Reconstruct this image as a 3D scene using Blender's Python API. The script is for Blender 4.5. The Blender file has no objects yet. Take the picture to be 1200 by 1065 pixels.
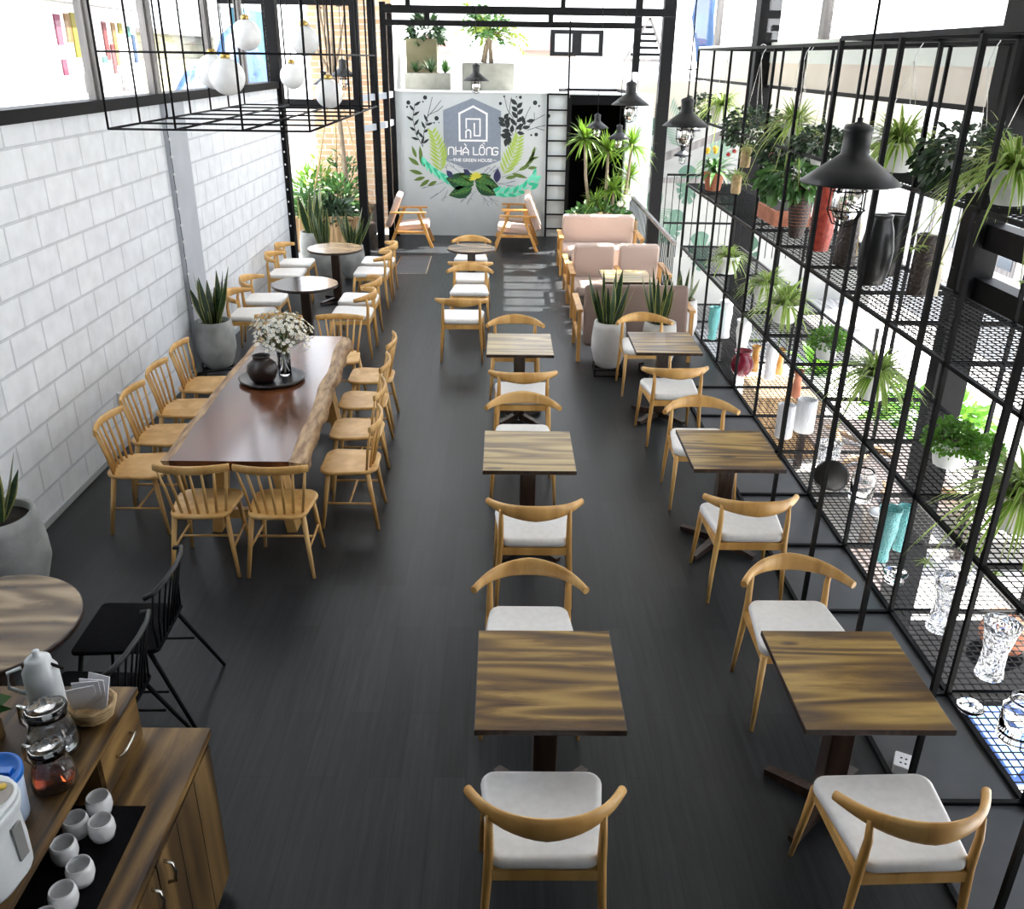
import bpy, math, random
from mathutils import Vector, Matrix
random.seed(7)
PI = math.pi
SC = bpy.context.scene
COL = SC.collection
sin, cos = math.sin, math.cos
def R(d): return d * PI / 180

# ---------------------------------------------------------------- materials
def newmat(name):
    m = bpy.data.materials.new(name); m.use_nodes = True
    nt = m.node_tree
    return m, nt, nt.nodes['Principled BSDF']
def nn(nt, t, **k):
    n = nt.nodes.new(t)
    for a, v in k.items(): setattr(n, a, v)
    return n
def rgba(c): return (c[0], c[1], c[2], 1)
def ramp(nt, stops):
    r = nn(nt, 'ShaderNodeValToRGB'); e = r.color_ramp.elements
    e[0].position, e[0].color = stops[0][0], rgba(stops[0][1])
    e[1].position, e[1].color = stops[-1][0], rgba(stops[-1][1])
    for p, c in stops[1:-1]:
        x = e.new(p); x.color = rgba(c)
    return r
def coords(nt, scale=(1, 1, 1), rnd=True):
    tc = nn(nt, 'ShaderNodeTexCoord'); mp = nn(nt, 'ShaderNodeMapping')
    mp.inputs['Scale'].default_value = scale
    if rnd:
        oi = nn(nt, 'ShaderNodeObjectInfo'); mul = nn(nt, 'ShaderNodeVectorMath', operation='SCALE')
        add = nn(nt, 'ShaderNodeVectorMath', operation='ADD')
        cb = nn(nt, 'ShaderNodeCombineXYZ')
        for i in range(3): nt.links.new(oi.outputs['Random'], cb.inputs[i])
        nt.links.new(cb.outputs[0], mul.inputs[0]); mul.inputs['Scale'].default_value = 7.3
        nt.links.new(tc.outputs['Object'], add.inputs[0]); nt.links.new(mul.outputs[0], add.inputs[1])
        nt.links.new(add.outputs[0], mp.inputs[0])
    else:
        nt.links.new(tc.outputs['Object'], mp.inputs[0])
    return mp
def bump(nt, src, b, strength=.2, dist=.01):
    n = nn(nt, 'ShaderNodeBump'); n.inputs['Strength'].default_value = strength
    n.inputs['Distance'].default_value = dist
    nt.links.new(src, n.inputs['Height']); nt.links.new(n.outputs[0], b.inputs['Normal'])
def noisy(name, c1, c2, scale=8, rough=.5, bmp=0, metal=0, stretch=(1, 1, 1), detail=4, lo=.35, hi=.65, spec=.5, coat=0, dist=.005):
    m, nt, b = newmat(name)
    mp = coords(nt, stretch)
    n = nn(nt, 'ShaderNodeTexNoise'); n.inputs['Scale'].default_value = scale; n.inputs['Detail'].default_value = detail
    nt.links.new(mp.outputs[0], n.inputs['Vector'])
    r = ramp(nt, [(lo, c1), (hi, c2)])
    nt.links.new(n.outputs['Fac'], r.inputs[0]); nt.links.new(r.outputs[0], b.inputs['Base Color'])
    b.inputs['Roughness'].default_value = rough; b.inputs['Metallic'].default_value = metal
    b.inputs['Specular IOR Level'].default_value = spec; b.inputs['Coat Weight'].default_value = coat
    if bmp: bump(nt, n.outputs['Fac'], b, bmp, dist)
    return m
def woodmat(name, dark, mid, light, scale=5, stretch=(.35, 5, 5), rough=.35, coat=0, bands=1.0, knots=False, axis=0):
    m, nt, b = newmat(name)
    mp = coords(nt, stretch)
    # slow warp of the grain, then ring lines across it
    n1 = nn(nt, 'ShaderNodeTexNoise'); n1.inputs['Scale'].default_value = scale * .22; n1.inputs['Detail'].default_value = 2
    nt.links.new(mp.outputs[0], n1.inputs['Vector'])
    n2 = nn(nt, 'ShaderNodeTexNoise'); n2.inputs['Scale'].default_value = scale; n2.inputs['Detail'].default_value = 8; n2.inputs['Roughness'].default_value = .68; n2.inputs['Distortion'].default_value = .5
    nt.links.new(mp.outputs[0], n2.inputs['Vector'])
    k = nn(nt, 'ShaderNodeMath', operation='MULTIPLY'); k.inputs[1].default_value = 58 * bands
    nt.links.new(n1.outputs['Fac'], k.inputs[0])
    ad = nn(nt, 'ShaderNodeMath', operation='MULTIPLY_ADD'); ad.inputs[1].default_value = 3.0
    nt.links.new(n2.outputs['Fac'], ad.inputs[0]); nt.links.new(k.outputs[0], ad.inputs[2])
    sn = nn(nt, 'ShaderNodeMath', operation='SINE'); nt.links.new(ad.outputs[0], sn.inputs[0])
    mr = nn(nt, 'ShaderNodeMapRange'); mr.inputs['From Min'].default_value = -1; nt.links.new(sn.outputs[0], mr.inputs['Value'])
    mx = nn(nt, 'ShaderNodeMix', data_type='FLOAT'); mx.inputs[0].default_value = .34
    nt.links.new(n2.outputs['Fac'], mx.inputs[2]); nt.links.new(mr.outputs[0], mx.inputs[3])
    fac = mx.outputs[0]
    if knots:
        v = nn(nt, 'ShaderNodeTexVoronoi'); v.inputs['Scale'].default_value = 1.35
        mp2 = coords(nt, (stretch[0] * 2.2, stretch[1] * .7, stretch[2] * .7)); nt.links.new(mp2.outputs[0], v.inputs['Vector'])
        kr = ramp(nt, [(.03, (.75, .75, .75)), (.16, (0, 0, 0))]); nt.links.new(v.outputs['Distance'], kr.inputs[0])
        sb_ = nn(nt, 'ShaderNodeMath', operation='SUBTRACT'); nt.links.new(fac, sb_.inputs[0]); nt.links.new(kr.outputs[0], sb_.inputs[1]); fac = sb_.outputs[0]
    r = ramp(nt, [(.27, dark), (.50, mid), (.76, light)])
    nt.links.new(fac, r.inputs[0])
    nt.links.new(r.outputs[0], b.inputs['Base Color'])
    b.inputs['Roughness'].default_value = rough; b.inputs['Coat Weight'].default_value = coat
    b.inputs['Coat Roughness'].default_value = .12
    bump(nt, n2.outputs['Fac'], b, .06, .004)
    return m
def plain(name, c, rough=.5, metal=0, spec=.5, coat=0):
    m, nt, b = newmat(name)
    mp = coords(nt)
    n = nn(nt, 'ShaderNodeTexNoise'); n.inputs['Scale'].default_value = 14; n.inputs['Detail'].default_value = 3
    nt.links.new(mp.outputs[0], n.inputs['Vector'])
    r = ramp(nt, [(.3, [x * .93 for x in c]), (.7, [min(1, x * 1.05) for x in c])])
    nt.links.new(n.outputs['Fac'], r.inputs[0]); nt.links.new(r.outputs[0], b.inputs['Base Color'])
    b.inputs['Roughness'].default_value = rough; b.inputs['Metallic'].default_value = metal
    b.inputs['Specular IOR Level'].default_value = spec; b.inputs['Coat Weight'].default_value = coat
    return m
def leafmat(name, c1, c2, scale=3, rough=.4, trans=.25, stretch=(1, 1, 1)):
    m, nt, b = newmat(name)
    mp = coords(nt, stretch)
    n = nn(nt, 'ShaderNodeTexNoise'); n.inputs['Scale'].default_value = scale; n.inputs['Detail'].default_value = 3
    nt.links.new(mp.outputs[0], n.inputs['Vector'])
    r = ramp(nt, [(.35, c1), (.65, c2)])
    nt.links.new(n.outputs['Fac'], r.inputs[0]); nt.links.new(r.outputs[0], b.inputs['Base Color'])
    b.inputs['Roughness'].default_value = rough
    tr = nn(nt, 'ShaderNodeBsdfTranslucent'); nt.links.new(r.outputs[0], tr.inputs[0])
    mx = nn(nt, 'ShaderNodeMixShader'); mx.inputs[0].default_value = trans
    out = nt.nodes['Material Output']
    nt.links.new(b.outputs[0], mx.inputs[1]); nt.links.new(tr.outputs[0], mx.inputs[2]); nt.links.new(mx.outputs[0], out.inputs[0])
    return m
def glassmat(name, tint=(1, 1, 1), rough=.03, bmp=0, bscale=40, milky=0.0, mode='NOISE'):
    m, nt, b = newmat(name)
    b.inputs['Base Color'].default_value = rgba(tint); b.inputs['Roughness'].default_value = rough
    b.inputs['Transmission Weight'].default_value = 1 - milky; b.inputs['IOR'].default_value = 1.45
    mp = coords(nt)
    if mode == 'CUT':
        v = nn(nt, 'ShaderNodeTexVoronoi', feature='DISTANCE_TO_EDGE'); v.inputs['Scale'].default_value = bscale
        nt.links.new(mp.outputs[0], v.inputs['Vector']); bump(nt, v.outputs[0], b, bmp, .02)
    elif bmp:
        n = nn(nt, 'ShaderNodeTexNoise'); n.inputs['Scale'].default_value = bscale
        nt.links.new(mp.outputs[0], n.inputs['Vector']); bump(nt, n.outputs['Fac'], b, bmp, .01)
    return m
def panemat(name):
    m, nt, b = newmat(name)
    tr = nn(nt, 'ShaderNodeBsdfTransparent'); gl = nn(nt, 'ShaderNodeBsdfGlossy'); gl.inputs['Roughness'].default_value = .02
    lf = nn(nt, 'ShaderNodeLayerWeight'); pw = nn(nt, 'ShaderNodeMath', operation='POWER'); pw.inputs[1].default_value = 5
    lw = nn(nt, 'ShaderNodeMath', operation='MULTIPLY_ADD'); lw.inputs[1].default_value = .22; lw.inputs[2].default_value = .02
    nt.links.new(lf.outputs['Facing'], pw.inputs[0]); nt.links.new(pw.outputs[0], lw.inputs[0])
    mx = nn(nt, 'ShaderNodeMixShader')
    nt.links.new(lw.outputs[0], mx.inputs[0]); nt.links.new(tr.outputs[0], mx.inputs[1]); nt.links.new(gl.outputs[0], mx.inputs[2])
    nt.links.new(mx.outputs[0], nt.nodes['Material Output'].inputs[0])
    return m
def frostmat(name):
    m, nt, b = newmat(name)
    mp = coords(nt); n = nn(nt, 'ShaderNodeTexNoise'); n.inputs['Scale'].default_value = 4; nt.links.new(mp.outputs[0], n.inputs['Vector'])
    r = ramp(nt, [(.3, (.78, .80, .82)), (.7, (.86, .88, .90))]); nt.links.new(n.outputs['Fac'], r.inputs[0])
    tr = nn(nt, 'ShaderNodeBsdfTranslucent'); nt.links.new(r.outputs[0], tr.inputs[0])
    mx = nn(nt, 'ShaderNodeMixShader'); mx.inputs[0].default_value = .8
    nt.links.new(b.outputs[0], mx.inputs[1]); nt.links.new(tr.outputs[0], mx.inputs[2]); nt.links.new(mx.outputs[0], nt.nodes['Material Output'].inputs[0])
    return m
def brickmat(name, c1, c2, mortar, bw, bh, axis, msize=.012, bmp=.5, rough=.6, freq=2, dirt=None):
    m, nt, b = newmat(name)
    tc = nn(nt, 'ShaderNodeTexCoord'); sp = nn(nt, 'ShaderNodeSeparateXYZ'); cb = nn(nt, 'ShaderNodeCombineXYZ')
    nt.links.new(tc.outputs['Object'], sp.inputs[0])
    nt.links.new(sp.outputs[axis], cb.inputs[0]); nt.links.new(sp.outputs['Z'], cb.inputs[1])
    br = nn(nt, 'ShaderNodeTexBrick'); br.offset = .5
    br.inputs['Color1'].default_value = rgba(c1); br.inputs['Color2'].default_value = rgba(c2); br.inputs['Mortar'].default_value = rgba(mortar)
    br.inputs['Scale'].default_value = 1; br.inputs['Mortar Size'].default_value = msize; br.inputs['Mortar Smooth'].default_value = .25
    br.inputs['Brick Width'].default_value = bw; br.inputs['Row Height'].default_value = bh
    nt.links.new(cb.outputs[0], br.inputs['Vector'])
    n = nn(nt, 'ShaderNodeTexNoise'); n.inputs['Scale'].default_value = 6; n.inputs['Detail'].default_value = 5
    nt.links.new(cb.outputs[0], n.inputs['Vector'])
    r = ramp(nt, [(.3, (.9, .9, .9)), (.7, (1.03, 1.03, 1.03))])
    nt.links.new(n.outputs['Fac'], r.inputs[0])
    mx = nn(nt, 'ShaderNodeMix', data_type='RGBA', blend_type='MULTIPLY'); mx.inputs[0].default_value = 1
    nt.links.new(br.outputs['Color'], mx.inputs[6]); nt.links.new(r.outputs[0], mx.inputs[7])
    nt.links.new(mx.outputs[2], b.inputs['Base Color']); b.inputs['Roughness'].default_value = rough
    inv = nn(nt, 'ShaderNodeMath', operation='SUBTRACT'); inv.inputs[0].default_value = 1
    nt.links.new(br.outputs['Fac'], inv.inputs[1])
    ad = nn(nt, 'ShaderNodeMath', operation='MULTIPLY_ADD'); ad.inputs[1].default_value = .15
    nt.links.new(n.outputs['Fac'], ad.inputs[0]); nt.links.new(inv.outputs[0], ad.inputs[2])
    bump(nt, ad.outputs[0], b, bmp, .012)
    return m
def floormat():
    m, nt, b = newmat('charcoal_plank_floor')
    tc = nn(nt, 'ShaderNodeTexCoord'); sp = nn(nt, 'ShaderNodeSeparateXYZ'); cb = nn(nt, 'ShaderNodeCombineXYZ')
    nt.links.new(tc.outputs['Object'], sp.inputs[0])
    nt.links.new(sp.outputs['Y'], cb.inputs[0]); nt.links.new(sp.outputs['X'], cb.inputs[1])
    br = nn(nt, 'ShaderNodeTexBrick'); br.offset = .37
    br.inputs['Color1'].default_value = (.0165, .0185, .021, 1); br.inputs['Color2'].default_value = (.027, .0295, .0325, 1); br.inputs['Mortar'].default_value = (.013, .013, .015, 1)
    br.inputs['Scale'].default_value = 1; br.inputs['Mortar Size'].default_value = .0016; br.inputs['Brick Width'].default_value = 1.22; br.inputs['Row Height'].default_value = .155
    nt.links.new(cb.outputs[0], br.inputs['Vector'])
    mp = nn(nt, 'ShaderNodeMapping'); mp.inputs['Scale'].default_value = (.8, 14, 1)
    nt.links.new(cb.outputs[0], mp.inputs[0])
    n = nn(nt, 'ShaderNodeTexNoise'); n.inputs['Scale'].default_value = 2.2; n.inputs['Detail'].default_value = 8; n.inputs['Roughness'].default_value = .65
    nt.links.new(mp.outputs[0], n.inputs['Vector'])
    r = ramp(nt, [(.3, (.6, .6, .6)), (.55, (1, 1, 1)), (.8, (1.5, 1.5, 1.5))])
    nt.links.new(n.outputs['Fac'], r.inputs[0])
    mx = nn(nt, 'ShaderNodeMix', data_type='RGBA', blend_type='MULTIPLY'); mx.inputs[0].default_value = 1
    nt.links.new(br.outputs['Color'], mx.inputs[6]); nt.links.new(r.outputs[0], mx.inputs[7])
    nt.links.new(mx.outputs[2], b.inputs['Base Color'])
    rr = ramp(nt, [(.3, (.32, .32, .32)), (.7, (.42, .42, .42))])
    nt.links.new(n.outputs['Fac'], rr.inputs[0]); nt.links.new(rr.outputs[0], b.inputs['Roughness'])
    b.inputs['Specular IOR Level'].default_value = .26
    bump(nt, n.outputs['Fac'], b, .03, .004)
    return m
M = {}
M['floor'] = floormat()
M['block'] = brickmat('white_painted_block', (.84, .87, .92), (.87, .90, .94), (.66, .69, .74), .44, .232, 'Y', .010, .9, .45)
M['brick'] = brickmat('tan_brick', (.50, .30, .17), (.66, .44, .27), (.70, .62, .52), .30, .105, 'X', .012, .5, .8)
M['white'] = noisy('white_paint', (.78, .80, .82), (.84, .86, .87), 3, .5, .03)
M['greyw'] = noisy('pale_grey_paint', (.47, .51, .53), (.52, .56, .58), 2, .55, .03)
M['colgrey'] = noisy('light_grey_steel_paint', (.42, .45, .50), (.48, .51, .56), 3, .45, .03)
M['ceil'] = noisy('ceiling_paint', (.68, .69, .70), (.74, .75, .76), 2, .7)
M['black'] = noisy('black_painted_steel', (.0025, .0025, .003), (.005, .005, .006), 20, .55, .05, spec=.14)
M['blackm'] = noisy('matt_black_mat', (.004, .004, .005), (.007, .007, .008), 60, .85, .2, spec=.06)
M['plate'] = noisy('dark_grey_floor_plate', (.045, .047, .054), (.06, .062, .07), 4, .45, .05)
M['mull'] = noisy('weathered_grey_frame', (.13, .12, .115), (.27, .25, .24), 10, .5, .1, stretch=(1, 1, .1))
M['pane'] = panemat('clear_window_pane')
M['ash'] = woodmat('pale_ash_wood', (.54, .285, .075), (.66, .37, .11), (.76, .47, .17), 3, (6, 6, .7), .42, .08, .35)
M['beech'] = woodmat('honey_beech_wood', (.56, .31, .09), (.66, .39, .13), (.75, .49, .20), 3, (5, 5, .7), .42, .1, .35)
M['oak'] = woodmat('orange_oak_wood', (.44, .21, .05), (.56, .29, .08), (.66, .38, .14), 3, (5, 5, .7), .4, .1, .35)
M['pine'] = woodmat('dark_stained_pine', (.050, .020, .003), (.19, .100, .016), (.46, .29, .075), 2.2, (.75, 7, 7), .36, .08, 1, True)
M['pinel'] = woodmat('faded_stained_pine', (.11, .060, .018), (.29, .19, .065), (.50, .37, .16), 2.2, (.75, 7, 7), .33, .15, 1, True)
M['roundt'] = woodmat('round_top_pine', (.07, .042, .020), (.22, .145, .075), (.46, .34, .20), 2.2, (1.2, 5, 1), .25, .35, .9)
M['walnut'] = woodmat('red_brown_slab_wood', (.055, .016, .006), (.13, .040, .014), (.21, .085, .034), 1.6, (3.5, .5, 2), .22, .55, .35)
M['bark'] = noisy('pale_live_edge', (.19, .105, .05), (.46, .31, .17), 7, .6, .5, stretch=(4, .8, 3))
M['ped'] = woodmat('dark_brown_post_wood', (.018, .009, .006), (.032, .016, .010), (.05, .028, .018), 4, (5, 5, .8), .35, .2)
M['cab'] = woodmat('rustic_brown_cabinet_wood', (.030, .014, .003), (.13, .068, .016), (.28, .165, .05), 2.2, (7, .75, 7), .55, .0, .8, True)
M['cabv'] = woodmat('rustic_brown_door_wood', (.035, .018, .005), (.12, .066, .019), (.24, .145, .05), 2.0, (7, 7, .7), .55, .0, .6)
M['cream'] = noisy('white_leatherette', (.80, .79, .775), (.86, .85, .835), 30, .45, .08)
M['pink'] = noisy('pink_beige_fabric', (.45, .345, .295), (.57, .445, .385), 160, .85, .4)
M['brownf'] = noisy('taupe_back_fabric', (.20, .14, .115), (.27, .19, .16), 160, .85, .4)
M['conc'] = noisy('grey_concrete', (.22, .23, .225), (.36, .37, .365), 5, .75, .25, detail=8)
M['concl'] = noisy('pale_concrete', (.47, .46, .44), (.58, .57, .55), 5, .75, .2, detail=8)
M['trough'] = noisy('weathered_cream_concrete', (.19, .19, .165), (.25, .25, .22), 5, .75, .2)
M['soil'] = noisy('dark_soil', (.01, .008, .006), (.03, .022, .016), 40, .95, .8)
M['terra'] = noisy('terracotta', (.30, .10, .05), (.42, .16, .09), 10, .8, .1)
M['potw'] = noisy('white_plastic_pot', (.74, .76, .74), (.80, .82, .80), 6, .4)
M['olive'] = noisy('olive_planter_paint', (.115, .105, .055), (.15, .135, .075), 4, .7, .1)
M['sneak'] = leafmat('snake_plant_green', (.012, .035, .014), (.035, .075, .03), 14, .35, .1, (1, 1, 4))
M['sneaky'] = leafmat('snake_leaf_edge', (.22, .24, .06), (.36, .36, .11), 6, .4, .15)
M['spid'] = leafmat('spider_leaf_green', (.11, .24, .02), (.22, .38, .05), 6, .4, .35)
M['spidy'] = leafmat('spider_leaf_cream', (.46, .52, .17), (.60, .63, .30), 6, .45, .35)
M['dkleaf'] = leafmat('dark_bushy_leaf', (.008, .025, .010), (.03, .075, .022), 9, .4, .15)
M['midleaf'] = leafmat('mid_green_leaf', (.03, .10, .02), (.09, .22, .05), 6, .4, .25)
M['fern'] = leafmat('bright_fern_green', (.06, .18, .012), (.14, .33, .03), 9, .5, .3)
M['yelleaf'] = leafmat('yellow_green_leaf', (.15, .25, .02), (.28, .36, .06), 6, .45, .35)
M['stem'] = noisy('green_brown_stem', (.16, .15, .06), (.26, .24, .11), 12, .7)
M['trunk'] = noisy('grey_brown_bark', (.20, .15, .10), (.38, .31, .23), 12, .9, .5, stretch=(2, 2, .6))
M['petal'] = noisy('white_petal', (.74, .75, .68), (.84, .85, .80), 20, .6)
M['yell'] = plain('yellow_flower', (.75, .48, .03), .5)
M['red'] = plain('red_flower', (.45, .03, .04), .5)
M['pnk'] = plain('pink_flower', (.75, .42, .42), .5)
M['jar'] = noisy('dark_brown_pottery', (.010, .005, .004), (.025, .012, .009), 8, .35, .05)
M['tray'] = noisy('dark_round_tray_wood', (.012, .010, .009), (.025, .021, .019), 6, .3, .05)
M['glass'] = glassmat('clear_glass', (1, 1, 1), .02)
M['cut'] = glassmat('cut_crystal', (.97, .98, 1), .04, 1.0, 30, .12, 'CUT')
M['teal'] = glassmat('turquoise_art_glass', (.25, .78, .78), .15, .9, 60, .55, 'CUT')
M['water'] = glassmat('water', (.93, .97, 1), .0)
M['tea'] = glassmat('red_tea', (.75, .12, .03), .0)
M['bulb'] = glassmat('bulb_glass', (1, .97, .93), .03, .2, 20)
M['globe'] = plain('opal_white_globe', (.84, .85, .85), .25)
M['brass'] = plain('brass_fitting', (.55, .38, .12), .3, 1)
M['chrome'] = plain('worn_bright_steel', (.68, .66, .62), .25, 1)
M['shade'] = noisy('dark_grey_enamel', (.008, .009, .010), (.012, .013, .015), 9, .42, .02, spec=.4)
M['ceram'] = plain('white_ceramic', (.80, .81, .83), .2, 0, .5, .3)
M['thermo'] = plain('white_enamel', (.76, .80, .83), .3)
M['blue'] = plain('bright_blue_plastic', (.012, .16, .62), .35)
M['ltblue'] = plain('pale_blue_plastic', (.50, .62, .80), .4)
M['grpan'] = noisy('taupe_panel', (.36, .32, .27), (.40, .36, .31), 8, .4)
M['lilac'] = plain('lilac_grey_metal', (.20, .19, .32), .4)
M['gold'] = plain('yellow_button', (.72, .50, .05), .4)
M['lcd'] = plain('grey_display', (.25, .25, .25), .3)
M['napk'] = noisy('white_paper_napkin', (.74, .74, .78), (.82, .82, .86), 9, .8, .1)
M['wicker'] = noisy('pale_wicker', (.36, .24, .11), (.58, .42, .23), 30, .7, .4)
M['winered'] = plain('deep_red_glaze', (.16, .008, .022), .25)
M['redvase'] = noisy('red_textured_glaze', (.24, .022, .014), (.42, .06, .03), 26, .45, .7, dist=.01)
M['brnvase'] = noisy('brown_hammered_pottery', (.016, .010, .008), (.045, .028, .02), 45, .4, .9, dist=.012)
M['blkvase'] = noisy('black_pottery', (.006, .006, .007), (.014, .013, .013), 10, .3, .1)
M['creamv'] = noisy('cream_glaze', (.50, .45, .33), (.60, .55, .42), 8, .4)
M['amber'] = noisy('amber_glass_glaze', (.50, .22, .04), (.68, .40, .12), 10, .2)
M['paperw'] = noisy('white_stone_panel', (.72, .72, .73), (.86, .86, .87), 30, .5, 1.0, stretch=(4, 4, .5), dist=.02)
M['plank'] = woodmat('raw_planter_timber', (.20, .115, .05), (.33, .21, .10), (.44, .30, .16), 3, (4, 4, .7), .7)
M['greydeck'] = woodmat('grey_deck_board', (.25, .23, .22), (.36, .34, .33), (.46, .44, .43), 3, (4, .5, 4), .8)
M['tarpb'] = noisy('blue_tarpaulin', (.004, .03, .13), (.016, .08, .20), 3, .5, .5, dist=.05)
M['tarpt'] = noisy('teal_sheet', (.005, .10, .16), (.025, .15, .21), 3, .5, .3)
M['bldg'] = noisy('white_facade_render', (.80, .80, .79), (.86, .86, .85), 1, .8)
M['beige'] = noisy('beige_board', (.78, .70, .60), (.84, .77, .68), 2, .7)
M['frost'] = frostmat('frosted_diffuser_sheet')
M['leafw'] = noisy('grey_plaster', (.30, .30, .285), (.35, .35, .33), 2, .7)
M['leafb'] = noisy('beige_plaster', (.35, .31, .25), (.40, .36, .29), 2, .7)
M['offwh'] = noisy('greenish_white_board', (.80, .85, .80), (.84, .89, .84), 2, .6)
M['wing'] = plain('dark_window_glass', (.10, .12, .14), .1)
M['ground'] = noisy('pale_concrete_paving', (.55, .54, .52), (.66, .65, .63), 2, .8, .1)
M['roofred'] = noisy('dull_red_roof_tile', (.10, .025, .022), (.14, .045, .04), 6, .8, .3)
M['bluemat'] = noisy('blue_mat', (.05, .12, .36), (.09, .18, .46), 8, .8)
for k, c in dict(pinks=(.75, .10, .25), yels=(.90, .75, .02), teals=(.15, .65, .55), reds=(.60, .08, .08), oranges=(.85, .45, .10), blues=(.10, .25, .55), olives=(.55, .52, .25)).items():
    M[k] = plain('facade_' + k, [v * .17 for v in c], .7)
# mural paints
for k, c in dict(p_slate=(.19, .225, .285), p_white=(.84, .85, .86), p_ink=(.008, .014, .016), p_lime=(.34, .48, .09), p_limed=(.20, .33, .05), p_teal=(.03, .48, .27), p_tealb=(.16, .68, .48), p_deep=(.006, .06, .022), p_deepg=(.02, .13, .03), p_olive=(.10, .17, .03), p_navy=(.02, .025, .09), p_yel=(.62, .60, .06), p_lil=(.52, .50, .60), p_sage=(.08, .16, .115), p_saged=(.035, .09, .055), p_sagel=(.17, .25, .19)).items():
    M[k] = plain('mural_' + k[2:], c, .6)

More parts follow.
